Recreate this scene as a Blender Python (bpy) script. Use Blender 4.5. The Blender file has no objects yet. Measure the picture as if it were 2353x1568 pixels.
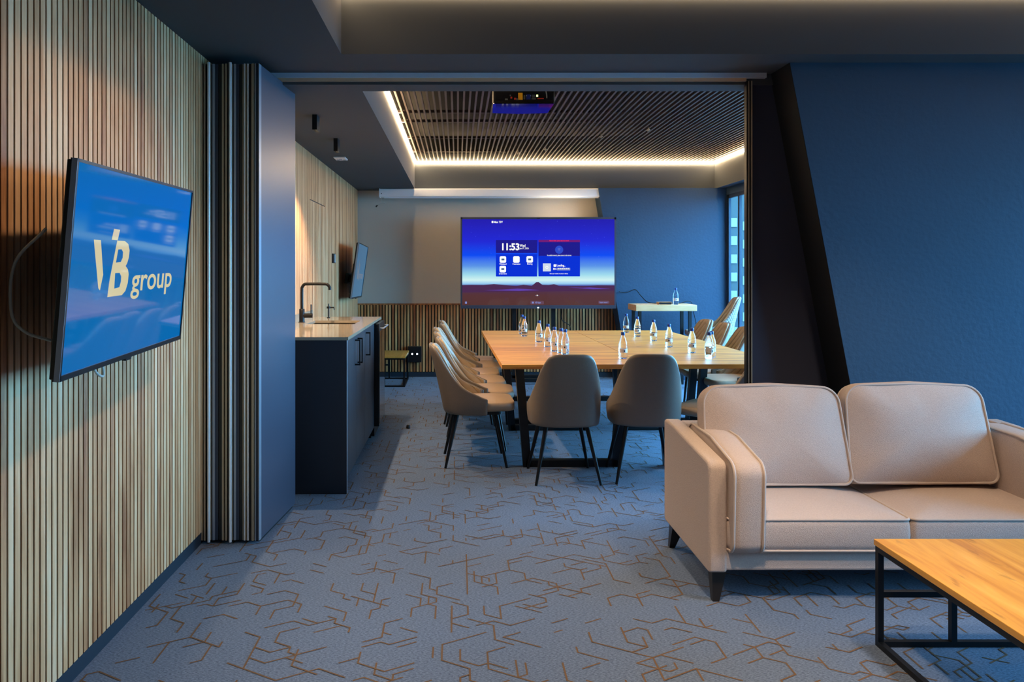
import bpy, bmesh, math, random
from mathutils import Vector, Matrix, noise
random.seed(7)
SC = bpy.context.scene
COL = SC.collection

# ------------------------------------------------------------------ camera, world, exposure
F, VX, VY, CH = 1750.0, 1052.0, 620.0, 1.42          # focal length in px, vanishing point, camera height
cd = bpy.data.cameras.new('camera'); cam = bpy.data.objects.new('camera', cd); COL.objects.link(cam)
cd.sensor_fit = 'HORIZONTAL'; cd.sensor_width = 36.0; cd.lens = 36.0 * F / 2353.0
cd.shift_x = (1176.5 - VX) / 2353.0; cd.shift_y = (VY - 784.0) / 2353.0
cd.clip_start = 0.05; cd.clip_end = 300
cam.location = (0, 0, CH); cam.rotation_euler = (math.pi / 2, 0, 0)
SC.camera = cam

world = bpy.data.worlds.new('overcast_sky'); SC.world = world; world.use_nodes = True
WB = world.node_tree.nodes['Background']
WB.inputs[0].default_value = (0.29, 0.62, 1.0, 1); WB.inputs[1].default_value = 25.0

LED_STRENGTH = 48.0
LED_LOUNGE = 16.0
SPOT_W = 90.0
VS = SC.view_settings
VS.view_transform = 'Standard'; VS.look = 'None'; VS.exposure = 0.2; VS.gamma = 1.0; VS.use_curve_mapping = False


def portal(name, loc, rot, sx, sy):
    l = bpy.data.lights.new(name, 'AREA'); l.shape = 'RECTANGLE'; l.size = sx; l.size_y = sy
    l.cycles.is_portal = True
    o = bpy.data.objects.new(name, l); COL.objects.link(o); o.location = loc; o.rotation_euler = rot
    return o


portal('daylight_portal', (5.30, 2.4, 1.4), (0, math.pi / 2, 0), 1.7, 2.8)
portal('daylight_portal', (3.55, 7.19, 1.25), (0, math.pi / 2, 0), 2.3, 5.15)


fill_sun_d = bpy.data.lights.new('fill_sun', 'SUN'); fill_sun_d.energy = 2.5; fill_sun_d.angle = 0.02; fill_sun_d.color = (1.0, 0.96, 0.9)
fill_sun = bpy.data.objects.new('fill_sun', fill_sun_d); COL.objects.link(fill_sun)     # added behind the rooms to brighten the street side, not the interior
fill_sun.rotation_euler = Vector((0.35, 0.80, -0.5)).to_track_quat('-Z', 'Y').to_euler()


def downlight_lamp(name, loc, energy, color, size=1.0, blend=0.6, aim=None, radius=0.10):
    l = bpy.data.lights.new(name, 'SPOT'); l.energy = energy; l.color = color; l.spot_size = size
    l.spot_blend = blend; l.shadow_soft_size = radius
    o = bpy.data.objects.new(name, l); COL.objects.link(o); o.location = loc
    if aim is not None:
        o.rotation_euler = (Vector(aim) - Vector(loc)).to_track_quat('-Z', 'Y').to_euler()
    return o


# ------------------------------------------------------------------ materials
def lin(r, g, b):
    f = lambda c: (c / 12.92 if c <= 0.04045 else ((c + 0.055) / 1.055) ** 2.4)
    return (f(r / 255), f(g / 255), f(b / 255), 1)


MATS = {}


def mat(name, col, rough=0.6, metal=0.0, var=0.0, scale=8.0, bump=0.0, bscale=60.0, spec=0.5, coat=0.0, stretch=(1, 1, 1)):
    m = bpy.data.materials.new(name); m.use_nodes = True
    nt = m.node_tree; N = nt.nodes; L = nt.links; b = N['Principled BSDF']
    b.inputs['Base Color'].default_value = col; b.inputs['Roughness'].default_value = rough
    b.inputs['Metallic'].default_value = metal; b.inputs['Specular IOR Level'].default_value = spec
    if coat: b.inputs['Coat Weight'].default_value = coat; b.inputs['Coat Roughness'].default_value = 0.03
    tc = N.new('ShaderNodeTexCoord'); mp = N.new('ShaderNodeMapping'); mp.inputs['Scale'].default_value = stretch
    L.new(tc.outputs['Object'], mp.inputs[0])
    if var:
        n = N.new('ShaderNodeTexNoise'); n.inputs['Scale'].default_value = scale; n.inputs['Detail'].default_value = 5
        L.new(mp.outputs[0], n.inputs['Vector'])
        mx = N.new('ShaderNodeMix'); mx.data_type = 'RGBA'
        mx.inputs[6].default_value = tuple(c * (1 - var) for c in col[:3]) + (1,)
        mx.inputs[7].default_value = tuple(min(1, c * (1 + var)) for c in col[:3]) + (1,)
        L.new(n.outputs[0], mx.inputs[0]); L.new(mx.outputs[2], b.inputs['Base Color'])
    if bump:
        n2 = N.new('ShaderNodeTexNoise'); n2.inputs['Scale'].default_value = bscale; n2.inputs['Detail'].default_value = 4
        L.new(mp.outputs[0], n2.inputs['Vector'])
        bp = N.new('ShaderNodeBump'); bp.inputs['Strength'].default_value = bump; bp.inputs['Distance'].default_value = 0.01
        L.new(n2.outputs[0], bp.inputs['Height']); L.new(bp.outputs[0], b.inputs['Normal'])
    MATS[name] = m
    return m


def emat(name, col, s=1.0, gloss=0.0):
    m = bpy.data.materials.new(name); m.use_nodes = True
    b = m.node_tree.nodes['Principled BSDF']
    b.inputs['Base Color'].default_value = (0.004, 0.004, 0.005, 1)
    b.inputs['Roughness'].default_value = 0.05 if gloss else 0.6
    b.inputs['Specular IOR Level'].default_value = gloss
    b.inputs['Emission Color'].default_value = col; b.inputs['Emission Strength'].default_value = s
    MATS[name] = m
    return m


def wood(name, cols, rough=0.5, along='Z', fine=40.0, rnd=0.5, knots=False, gscale=1.0):
    """streaky wood; cols is a list of ramp colours, rnd is how far each piece differs"""
    m = bpy.data.materials.new(name); m.use_nodes = True
    nt = m.node_tree; N = nt.nodes; L = nt.links; b = N['Principled BSDF']; b.inputs['Roughness'].default_value = rough
    tc = N.new('ShaderNodeTexCoord'); oi = N.new('ShaderNodeObjectInfo')
    ad = N.new('ShaderNodeVectorMath'); ad.operation = 'ADD'
    sc = N.new('ShaderNodeVectorMath'); sc.operation = 'SCALE'; sc.inputs['Scale'].default_value = 37.0
    cb = N.new('ShaderNodeCombineXYZ')
    for i in range(3): L.new(oi.outputs['Random'], cb.inputs[i])
    L.new(cb.outputs[0], sc.inputs[0]); L.new(tc.outputs['Object'], ad.inputs[0]); L.new(sc.outputs[0], ad.inputs[1])
    mp = N.new('ShaderNodeMapping')
    s = {'X': (1.0, 12, 12), 'Y': (12, 1.0, 12), 'Z': (12, 12, 1.0)}[along]
    mp.inputs['Scale'].default_value = tuple(v * gscale for v in s); L.new(ad.outputs[0], mp.inputs[0])
    n = N.new('ShaderNodeTexNoise'); n.inputs['Scale'].default_value = 1.6; n.inputs['Detail'].default_value = 8
    n.inputs['Roughness'].default_value = 0.62; n.inputs['Distortion'].default_value = 0.6
    L.new(mp.outputs[0], n.inputs['Vector'])
    mm = N.new('ShaderNodeMath'); mm.operation = 'MULTIPLY_ADD'; mm.inputs[1].default_value = rnd; mm.inputs[2].default_value = -rnd / 2
    L.new(oi.outputs['Random'], mm.inputs[0])
    a2 = N.new('ShaderNodeMath'); a2.operation = 'ADD'; L.new(n.outputs[0], a2.inputs[0]); L.new(mm.outputs[0], a2.inputs[1])
    cr = N.new('ShaderNodeValToRGB'); els = cr.color_ramp.elements
    pos = [0.25 + 0.5 * i / (len(cols) - 1) for i in range(len(cols))]
    while len(els) < len(cols): els.new(0.5)
    for e, p, c in zip(els, pos, cols): e.position = p; e.color = c
    L.new(a2.outputs[0], cr.inputs[0])
    out = cr.outputs[0]
    if knots:
        mk = N.new('ShaderNodeMapping'); L.new(ad.outputs[0], mk.inputs[0])
        mk.inputs['Scale'].default_value = {'X': (1.6, 6, 6), 'Y': (6, 1.6, 6), 'Z': (6, 6, 1.6)}[along]
        n3 = N.new('ShaderNodeTexNoise'); n3.inputs['Scale'].default_value = 2.2; n3.inputs['Detail'].default_value = 6
        n3.inputs['Distortion'].default_value = 1.2
        L.new(mk.outputs[0], n3.inputs['Vector'])
        rk = N.new('ShaderNodeValToRGB'); rk.color_ramp.elements[0].position = 0.63; rk.color_ramp.elements[1].position = 0.74
        rk.color_ramp.elements[0].color = (0, 0, 0, 1); rk.color_ramp.elements[1].color = (0.75, 0.75, 0.75, 1)
        L.new(n3.outputs[0], rk.inputs[0])
        mx = N.new('ShaderNodeMix'); mx.data_type = 'RGBA'; L.new(rk.outputs[0], mx.inputs[0]); L.new(out, mx.inputs[6])
        mx.inputs[7].default_value = tuple(c * 0.38 for c in cols[0][:3]) + (1,); out = mx.outputs[2]
    L.new(out, b.inputs['Base Color'])
    bp = N.new('ShaderNodeBump'); bp.inputs['Strength'].default_value = 0.12; bp.inputs['Distance'].default_value = 0.004
    L.new(n.outputs[0], bp.inputs['Height']); L.new(bp.outputs[0], b.inputs['Normal'])
    MATS[name] = m
    return m


def carpet(name, c0, c1):
    m = bpy.data.materials.new(name); m.use_nodes = True
    nt = m.node_tree; N = nt.nodes; L = nt.links; b = N['Principled BSDF']; b.inputs['Roughness'].default_value = 0.95
    b.inputs['Specular IOR Level'].default_value = 0.1; b.inputs['Sheen Weight'].default_value = 0.15
    tc = N.new('ShaderNodeTexCoord'); mp = N.new('ShaderNodeMapping'); mp.inputs['Rotation'].default_value = (0, 0, 0.7)
    mp.inputs['Scale'].default_value = (1, 2.6, 1); L.new(tc.outputs['Object'], mp.inputs[0])
    n = N.new('ShaderNodeTexNoise'); n.inputs['Scale'].default_value = 95; n.inputs['Detail'].default_value = 3
    n.inputs['Roughness'].default_value = 0.7
    L.new(mp.outputs[0], n.inputs['Vector'])
    cr = N.new('ShaderNodeValToRGB'); e = cr.color_ramp.elements
    e[0].position = 0.32; e[0].color = c0; e[1].position = 0.68; e[1].color = c1
    L.new(n.outputs[0], cr.inputs[0]); L.new(cr.outputs[0], b.inputs['Base Color'])
    bp = N.new('ShaderNodeBump'); bp.inputs['Strength'].default_value = 0.35; bp.inputs['Distance'].default_value = 0.004
    L.new(n.outputs[0], bp.inputs['Height']); L.new(bp.outputs[0], b.inputs['Normal'])
    MATS[name] = m
    return m


def quilt(name, col, rough, pitch, diamond=False, var=0.12):
    """upholstery with stitched lines following the UV map (u across, v up, both in metres)"""
    m = mat(name, col, rough, bump=0.0, var=var, scale=25)
    nt = m.node_tree; N = nt.nodes; L = nt.links; b = N['Principled BSDF']
    uv = N.new('ShaderNodeUVMap'); sp = N.new('ShaderNodeSeparateXYZ'); L.new(uv.outputs[0], sp.inputs[0])

    def op(k, a, c=None, v=None):
        q = N.new('ShaderNodeMath'); q.operation = k; L.new(a, q.inputs[0])
        if c is not None: L.new(c, q.inputs[1])
        elif v is not None: q.inputs[1].default_value = v
        return q.outputs[0]
    au = sp.outputs[0] if diamond else op('ABSOLUTE', sp.outputs[0])
    k = op('MULTIPLY', au, v=1.25)
    l1 = op('ABSOLUTE', op('SINE', op('MULTIPLY', op('ADD', k, sp.outputs[1]), v=math.pi / pitch)))
    h = l1
    if diamond:
        l2 = op('ABSOLUTE', op('SINE', op('MULTIPLY', op('SUBTRACT', k, sp.outputs[1]), v=math.pi / pitch)))
        h = op('MINIMUM', l1, l2)
    h = op('POWER', h, v=0.45)
    bp = N.new('ShaderNodeBump'); bp.inputs['Strength'].default_value = 0.9; bp.inputs['Distance'].default_value = 0.012
    L.new(h, bp.inputs['Height']); L.new(bp.outputs[0], b.inputs['Normal'])
    return m


def glassy(name, tint, refl=0.5, rough=0.0):
    """thin window pane: tinted see-through with a fresnel reflection"""
    m = bpy.data.materials.new(name); m.use_nodes = True
    nt = m.node_tree; N = nt.nodes; L = nt.links; N.remove(N['Principled BSDF'])
    t = N.new('ShaderNodeBsdfTransparent'); t.inputs[0].default_value = tint
    g = N.new('ShaderNodeBsdfGlossy'); g.inputs['Roughness'].default_value = rough
    lw = N.new('ShaderNodeLayerWeight'); lw.inputs[0].default_value = 0.5
    pw = N.new('ShaderNodeMath'); pw.operation = 'POWER'; L.new(lw.outputs['Facing'], pw.inputs[0]); pw.inputs[1].default_value = 5.0
    f = N.new('ShaderNodeMath'); f.operation = 'MULTIPLY_ADD'; L.new(pw.outputs[0], f.inputs[0]); f.inputs[1].default_value = 0.92; f.inputs[2].default_value = 0.04
    mx = N.new('ShaderNodeMixShader'); L.new(f.outputs[0], mx.inputs[0]); L.new(t.outputs[0], mx.inputs[1]); L.new(g.outputs[0], mx.inputs[2])
    L.new(mx.outputs[0], N['Material Output'].inputs[0])
    MATS[name] = m
    return m


def water(name, tint, ior):
    m = mat(name, tint, 0.02)
    b = m.node_tree.nodes['Principled BSDF']; b.inputs['Transmission Weight'].default_value = 1.0; b.inputs['IOR'].default_value = ior
    return m


mat('paint_blue', lin(40, 66, 90), 0.75, var=0.10, scale=1.5, bump=0.25, bscale=35)
mat('paint_cream', lin(196, 186, 172), 0.8, var=0.04, scale=2, bump=0.1, bscale=40)
mat('paint_ceiling', lin(66, 72, 78), 0.85, var=0.04, scale=2)
mat('paint_dark', lin(46, 52, 74), 0.7)
mat('reveal_shade', lin(14, 14, 17), 0.8)
mat('black_void', (0.003, 0.003, 0.003, 1), 0.9)
mat('backing', (0.006, 0.006, 0.007, 1), 0.8)
mat('baseboard', lin(30, 42, 54), 0.5)
wood('oak_slat', [lin(162, 100, 58), lin(206, 146, 96), lin(226, 172, 122), lin(238, 196, 152)], 0.55, 'Z', rnd=0.32)
wood('walnut_slat', [lin(140, 76, 38), lin(184, 112, 60), lin(212, 152, 92), lin(234, 186, 124)], 0.55, 'Z', rnd=0.3)
wood('table_oak', [lin(176, 104, 36), lin(214, 144, 52), lin(230, 164, 64), lin(244, 186, 78)], 0.45, 'X', rnd=0.3, knots=True, gscale=0.8)
wood('coffee_oak', [lin(164, 102, 40), lin(200, 140, 58), lin(216, 160, 72), lin(228, 178, 92)], 0.34, 'Y', rnd=0.2, knots=True, gscale=0.9)
wood('bar_oak', [lin(196, 138, 88), lin(228, 178, 124), lin(242, 200, 150)], 0.4, 'X', rnd=0.2)
mat('ceiling_slat', lin(78, 64, 58), 0.5)
carpet('carpet', lin(48, 66, 92), lin(116, 132, 158))
mat('carpet_line', lin(100, 76, 52), 0.95, var=0.2, scale=120)
mat('panel_grey', lin(74, 78, 94), 0.36, metal=0.2)
mat('panel_navy', lin(44, 54, 72), 0.4)
mat('panel_dark', lin(22, 30, 36), 0.5)
mat('bronze', lin(168, 154, 132), 0.4, metal=0.25)
mat('aluminium', lin(240, 246, 250), 0.3, metal=0.3)
mat('grey_metal', lin(150, 158, 170), 0.35, metal=0.4)
mat('track_paint', lin(216, 226, 238), 0.3)
mat('track_bronze', lin(232, 196, 158), 0.3, metal=0.2)
mat('rubber', (0.006, 0.006, 0.007, 1), 0.7)
mat('black_metal', lin(18, 18, 20), 0.42, metal=0.3)
mat('black_plastic', lin(16, 16, 19), 0.3)
mat('bezel_grey', lin(74, 78, 92), 0.35, metal=0.5)
mat('cabinet_dark', lin(46, 50, 58), 0.38)
mat('cabinet_edge_lit', lin(150, 152, 160), 0.4)
mat('counter_stone', lin(176, 160, 138), 0.09, var=0.05, scale=60)
mat('sink_steel', lin(120, 104, 84), 0.25, metal=0.9)
mat('mirror_glass', lin(120, 116, 112), 0.04, metal=1.0)
mat('chair_leather', lin(124, 110, 96), 0.42, var=0.06, scale=40, bump=0.12, bscale=220)
quilt('chair_quilt', lin(176, 152, 122), 0.45, 0.075)
quilt('chair_diamond', lin(150, 142, 132), 0.4, 0.045, diamond=True)
mat('chair_seat', lin(172, 146, 120), 0.4, var=0.06, scale=40, bump=0.1, bscale=200)
mat('sofa_fabric', lin(198, 181, 172), 0.92, var=0.16, scale=170, bump=0.5, bscale=420, spec=0.15)
mat('sofa_piping', lin(190, 174, 164), 0.9, var=0.1, scale=200)
mat('sofa_leg', lin(30, 26, 24), 0.4)
mat('white_plastic', lin(226, 228, 232), 0.35)
mat('switch_grey', lin(150, 156, 158), 0.4)
mat('cap_blue', lin(30, 66, 150), 0.35)
water('bottle_water', (0.97, 0.98, 1.0, 1), 1.33)
mat('label_film', lin(214, 206, 208), 0.35)
mat('label_mark', lin(36, 58, 64), 0.4)
mat('yellow_plastic', lin(240, 176, 30), 0.4)
mat('red_plastic', lin(220, 60, 40), 0.4)
mat('blue_plastic', lin(30, 50, 140), 0.4)
mat('cable_white', lin(190, 186, 176), 0.5)
mat('cable_grey', lin(108, 112, 104), 0.5)
mat('projector_body', lin(22, 19, 17), 0.4)
mat('projector_gloss', lin(40, 40, 46), 0.05, metal=0.6)
emat('led_white', (1.0, 0.69, 0.38, 1), LED_STRENGTH)
emat('led_lounge', (1.0, 0.68, 0.38, 1), LED_LOUNGE)
emat('spot_lens', (1.0, .8, .55, 1), 20.0)
emat('led_point', (0.75, 0.85, 1, 1), 6.0)
emat('led_green', (0.7, 1, 0.25, 1), 3.0)
emat('tv_blue', lin(0, 96, 164), 1.0, gloss=0.5)
emat('tv_logo', lin(206, 196, 158), 0.9, gloss=0.5)
emat('tv_dim', lin(40, 92, 132), 0.8, gloss=0.5)
emat('tv_dim_logo', lin(120, 118, 124), 0.6, gloss=0.5)
emat('ui_panel', lin(26, 22, 132), 1.0)
emat('ui_panel_low', lin(4, 44, 200), 1.0)
emat('ui_white', lin(245, 246, 240), 1.0)
emat('ui_grey', lin(196, 208, 222), 1.0)
emat('ui_dim', lin(120, 132, 190), 1.0)
emat('ui_icon', lin(60, 90, 130), 1.0)
emat('ui_circle', lin(40, 70, 190), 1.0)
emat('ui_red', lin(255, 50, 100), 1.0)
emat('ui_redband', lin(104, 24, 110), 1.0)
emat('ui_pill', lin(92, 62, 78), 1.0)
emat('ui_hill', lin(70, 38, 74), 1.0)
emat('ui_mist', lin(88, 60, 160), 1.0)
emat('ui_star', lin(120, 140, 255), 1.0)
glassy('window_glass', (0.72, 0.90, 0.95, 1))
mat('frame_dark', lin(34, 50, 72), 0.45)
mat('facade', (0.004, 0.013, 0.014, 1), 0.6)
mat('facade_white', lin(92, 94, 92), 0.6)
mat('ground_mat', lin(120, 124, 124), 0.9, var=0.2, scale=0.3)


def screen_ramp(name):
    """night-sky wallpaper: vertical ramp over the screen's own height (object z from 0.94 to 2.08)"""
    m = emat(name, (0, 0, 0, 1), 1.0, gloss=0.3)
    N = m.node_tree.nodes; L = m.node_tree.links; b = N['Principled BSDF']
    tc = N.new('ShaderNodeTexCoord'); sp = N.new('ShaderNodeSeparateXYZ'); L.new(tc.outputs['Object'], sp.inputs[0])
    mr = N.new('ShaderNodeMapRange'); mr.inputs[1].default_value = 0.96; mr.inputs[2].default_value = 2.06
    L.new(sp.outputs[2], mr.inputs[0])
    cr = N.new('ShaderNodeValToRGB'); e = cr.color_ramp.elements
    st = [(0.0, lin(78, 46, 42)), (0.13, lin(80, 46, 48)), (0.2, lin(72, 44, 72)), (0.235, lin(60, 56, 150)), (0.26, lin(140, 190, 226)),
          (0.30, lin(196, 228, 226)), (0.36, lin(150, 206, 222)), (0.46, lin(84, 138, 216)), (0.58, lin(8, 70, 228)), (0.74, lin(30, 36, 200)), (1.0, lin(32, 24, 160))]
    while len(e) < len(st): e.new(0.5)
    for q, (p, c) in zip(e, st): q.position = p; q.color = c
    L.new(mr.outputs[0], cr.inputs[0]); L.new(cr.outputs[0], b.inputs['Emission Color'])
    return m


screen_ramp('wallpaper')


# ------------------------------------------------------------------ mesh helpers
class MB:
    def __init__(s): s.v = []; s.f = []; s.uv = None

    def add(s, vs, fs):
        b = len(s.v); s.v += [tuple(p) for p in vs]; s.f += [tuple(i + b for i in f) for f in fs]; return s

    def box(s, x0, x1, y0, y1, z0, z1):
        v = [(x, y, z) for z in (z0, z1) for y in (y0, y1) for x in (x0, x1)]
        return s.add(v, [(0, 2, 3, 1), (4, 5, 7, 6), (0, 1, 5, 4), (2, 6, 7, 3), (0, 4, 6, 2), (1, 3, 7, 5)])

    def prism(s, poly, d0, d1, axis='Y'):
        """poly: 2D points; axis Y -> (x,z), X -> (y,z), Z -> (x,y)"""
        n = len(poly)
        p = {'Y': lambda a, b, d: (a, d, b), 'X': lambda a, b, d: (d, a, b), 'Z': lambda a, b, d: (a, b, d)}[axis]
        v = [p(a, b, d0) for a, b in poly] + [p(a, b, d1) for a, b in poly]
        f = [(i, (i + 1) % n, n + (i + 1) % n, n + i) for i in range(n)] + [tuple(range(n))[::-1], tuple(range(n, 2 * n))]
        return s.add(v, f)

    def rings(s, rings, cap=True, close=True):
        n = len(rings[0]); v = [p for r in rings for p in r]; f = []
        for k in range(len(rings) - 1):
            for i in range(n if close else n - 1):
                j = (i + 1) % n; f.append((k * n + i, k * n + j, (k + 1) * n + j, (k + 1) * n + i))
        if cap: f.append(tuple(range(n))[::-1]); f.append(tuple(range((len(rings) - 1) * n, len(rings) * n)))
        return s.add(v, f)

    def tube(s, path, r, n=8, closed=False):
        path = [Vector(p) for p in path]; m = len(path); R = []
        rad = r if isinstance(r, (list, tuple)) else [r] * m
        prev = None
        for i, p in enumerate(path):
            a = path[(i - 1) % m] if (closed or i > 0) else p
            b = path[(i + 1) % m] if (closed or i < m - 1) else p
            t = (b - a).normalized()
            if prev is None:
                u = t.orthogonal().normalized()
            else:
                u = prev - t * prev.dot(t); u = u.normalized() if u.length > 1e-6 else t.orthogonal().normalized()
            prev = u; w = t.cross(u)
            R.append([tuple(p + (u * math.cos(q) + w * math.sin(q)) * rad[i]) for q in [2 * math.pi * k / n for k in range(n)]])
        if closed:
            return s.rings(R + [R[0]], cap=False)
        return s.rings(R)

    def lathe(s, prof, n=20, c=(0, 0, 0)):
        R = [[(c[0] + r * math.cos(2 * math.pi * k / n), c[1] + r * math.sin(2 * math.pi * k / n), c[2] + z) for k in range(n)] for r, z in prof]
        return s.rings(R)

    def bar(s, a, b, w, d, up=(0, 0, 1)):
        """rectangular bar from a to b; w across, d along up-ish"""
        a = Vector(a); b = Vector(b); t = (b - a).normalized(); u = Vector(up); u = (u - t * u.dot(t)).normalized(); x = t.cross(u)
        R = [[tuple(p + x * sx * w / 2 + u * sy * d / 2) for sx, sy in ((-1, -1), (1, -1), (1, 1), (-1, 1))] for p in (a, b)]
        return s.rings(R)

    def pad(s, outline, t, crown, M, bulge=0.006, wr=0.0, seed=0.0):
        cx = sum(p[0] for p in outline) / len(outline); cy = sum(p[1] for p in outline) / len(outline)
        R = []

        def ring(sc, w, off=0.0):
            r = []
            for (u, v) in outline:
                du, dv = u - cx, v - cy; l = math.hypot(du, dv) or 1
                k = sc + off / l
                uu, vv = cx + du * k, cy + dv * k
                ww = w
                if wr: ww += wr * (noise.noise(Vector((uu * 9 + seed, vv * 9, seed))) + 0.5 * noise.noise(Vector((uu * 22, vv * 22 + seed, 3)))) * (1 if w > 0 else -1) * min(1, (1.05 - sc) * 5) * min(1, max(0, sc - .12) * 1.6)
                r.append(M(uu, vv, ww))
            return r
        caps = [0.03, 0.2, 0.4, 0.58, 0.74, 0.86, 0.94, 0.985]
        for c in caps: R.append(ring(c, -(t / 2 + crown * (1 - c ** 3.0))))
        for q in (-1, -0.6, 0, 0.6, 1): R.append(ring(1, q * t / 2, bulge * (1 - q * q)))
        for c in caps[::-1]: R.append(ring(c, t / 2 + crown * (1 - c ** 3.0)))
        return s.rings(R)


def rpoly(pts, r, n=5, sub=10):
    """polygon with rounded corners, edges subdivided; r may be a list"""
    out = []; m = len(pts); rr = r if isinstance(r, (list, tuple)) else [r] * m
    for i in range(m):
        p = Vector(pts[i]); a = Vector(pts[i - 1]); b = Vector(pts[(i + 1) % m]); d = rr[i]
        da = (a - p).normalized(); db = (b - p).normalized()
        ang = da.angle(db); q = d / math.tan(ang / 2)
        c = p + (da + db).normalized() * (d / math.sin(ang / 2))
        p0 = p + da * q; p1 = p + db * q
        a0 = math.atan2(p0.y - c.y, p0.x - c.x); a1 = math.atan2(p1.y - c.y, p1.x - c.x)
        while a1 - a0 > math.pi: a1 -= 2 * math.pi
        while a1 - a0 < -math.pi: a1 += 2 * math.pi
        for k in range(n + 1):
            t = a0 + (a1 - a0) * k / n; out.append((c.x + d * math.cos(t), c.y + d * math.sin(t)))
    res = []
    for i in range(len(out)):
        a = out[i]; b = out[(i + 1) % len(out)]; l = math.hypot(b[0] - a[0], b[1] - a[1])
        k = max(1, int(l / 0.04)) if sub else 1
        for j in range(k): res.append((a[0] + (b[0] - a[0]) * j / k, a[1] + (b[1] - a[1]) * j / k))
    return res


def origin(p):
    o = Vector((0, 0, 0))
    while p is not None: o += p.location; p = p.parent
    return o


def obj(name, mb, m, parent=None, smooth=False, bevel=0.0, world=False, seg=2):
    if isinstance(mb, MB):
        me = bpy.data.meshes.new(name)
        o0 = origin(parent) if world else Vector((0, 0, 0))
        me.from_pydata([tuple(Vector(v) - o0) for v in mb.v], [], mb.f)
        bm = bmesh.new(); bm.from_mesh(me); bmesh.ops.recalc_face_normals(bm, faces=bm.faces); bm.to_mesh(me); bm.free()
        me.materials.append(MATS[m])
        if smooth:
            me.polygons.foreach_set('use_smooth', [True] * len(me.polygons))
            if smooth == 'auto': me.set_sharp_from_angle(angle=math.radians(40))
    else:
        me = mb
    o = bpy.data.objects.new(name, me); COL.objects.link(o)
    if parent: o.parent = parent
    if bevel:
        b = o.modifiers.new('bevel', 'BEVEL'); b.width = bevel; b.segments = seg; b.limit_method = 'ANGLE'
    return o


def thing(name, label, cat, loc=(0, 0, 0), rz=0.0, group=None):
    o = bpy.data.objects.new(name, None); COL.objects.link(o); o.empty_display_size = 0.1
    o.location = loc; o.rotation_euler = (0, 0, rz); o['label'] = label; o['category'] = cat
    if group: o['group'] = group
    return o


def tag(o, label, cat, group=None):
    o['label'] = label; o['category'] = cat
    if group: o['group'] = group
    return o


def struct(o, label=None):
    o['kind'] = 'structure'
    if label: o['label'] = label
    return o


def copy_tree(o, parent=None):
    c = o.copy(); COL.objects.link(c); c.parent = parent
    for ch in list(o.children): copy_tree(ch, c)
    return c


def text(body, size, m, parent, loc, rot, bold=0.0, name='lettering', width=None, extrude=0.0, align='LEFT'):
    cu = bpy.data.curves.new('txt', 'FONT'); cu.body = body; cu.size = size; cu.offset = bold; cu.extrude = extrude
    cu.align_x = align
    t = bpy.data.objects.new('txt', cu); COL.objects.link(t)
    dg = bpy.context.evaluated_depsgraph_get()
    me = bpy.data.meshes.new_from_object(t.evaluated_get(dg)); bpy.data.objects.remove(t)
    if width:
        xs = [v.co.x for v in me.vertices]; k = width / (max(xs) - min(xs))
        for v in me.vertices: v.co.x *= k
    me.materials.clear(); me.materials.append(MATS[m])
    o = bpy.data.objects.new(name, me); COL.objects.link(o); o.parent = parent; o.location = loc; o.rotation_euler = rot
    return o


def px(x, y, z):
    """pixel (x, y) of a point known to lie at height z -> world point"""
    d = (CH - z) * F / (y - VY); return Vector(((x - VX) * d / F, d, z))


# ------------------------------------------------------------------ dimensions
XL = -1.325          # face of the slatted left wall
ZL, ZM = 2.53, 2.47  # soffit heights: lounge, meeting room
YT = 4.30            # sliding-partition track
YF = 10.1            # far wall
XRM, XRL = 3.45, 5.20
YN = -3.2

# ------------------------------------------------------------------ floor
fl = struct(obj('floor', MB().box(-1.5, 5.4, YN - 0.1, YF + 0.3, -0.12, 0), 'carpet'))
mb = MB(); e = 0.0775; rng = random.Random(11)
dirs = [math.radians(a) for a in (90, 30, -30, 270, 150, 210)]
x = -1.33
lat_h = e * math.cos(math.radians(30))


def seg(p, q, w=0.0066, z=0.0008):
    p = Vector(p); q = Vector(q); t = (q - p).normalized(); n = Vector((-t.y, t.x)) * w / 2; p = p - t * w * 0.4; q = q + t * w * 0.4
    z = z + rng.random() * 0.0008
    if min(p.x, q.x) < -1.33 or max(p.x, q.x) > 5.1: return
    mb.add([(p.x - n.x, p.y - n.y, z), (q.x - n.x, q.y - n.y, z), (q.x + n.x, q.y + n.y, z), (p.x + n.x, p.y + n.y, z)], [(0, 1, 2, 3)])


used = set()
for row in range(int((YF - 1.6) / (e * 1.5))):
    for cidx in range(int(5.9 / (2 * lat_h))):
        if rng.random() < 0.06: continue
        cur = Vector((-1.3 + cidx * 2 * lat_h + (lat_h if row % 2 else 0), 1.7 + row * e * 1.5))
        d = rng.randrange(6); n = rng.choice([1, 1, 2, 2, 3, 3, 4])
        for k in range(n):
            ln = e * rng.choice([0.5, 1, 1, 1, 1.5, 2] if n < 3 else [0.5, 1, 1, 1.5])
            nx = cur + Vector((math.cos(dirs[d]), math.sin(dirs[d]))) * ln
            mid = (round((cur.x + nx.x) / 2, 2), round((cur.y + nx.y) / 2, 2))
            if mid not in used:
                used.add(mid); seg(cur, nx)
            cur = nx
            order = [math.degrees(q) % 360 for q in dirs]; cd_ = order[d]
            nb = [i for i, o_ in enumerate(order) if abs(((o_ - cd_ + 180) % 360) - 180) in range(55, 65) or abs(abs(((o_ - cd_ + 180) % 360) - 180) - 60) < 5]
            d = rng.choice(nb)
ln_ = obj('carpet_line_pattern', mb, 'carpet_line', fl); ln_['kind'] = 'stuff'; ln_['label'] = 'thin ochre broken honeycomb lines in the carpet'

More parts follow.
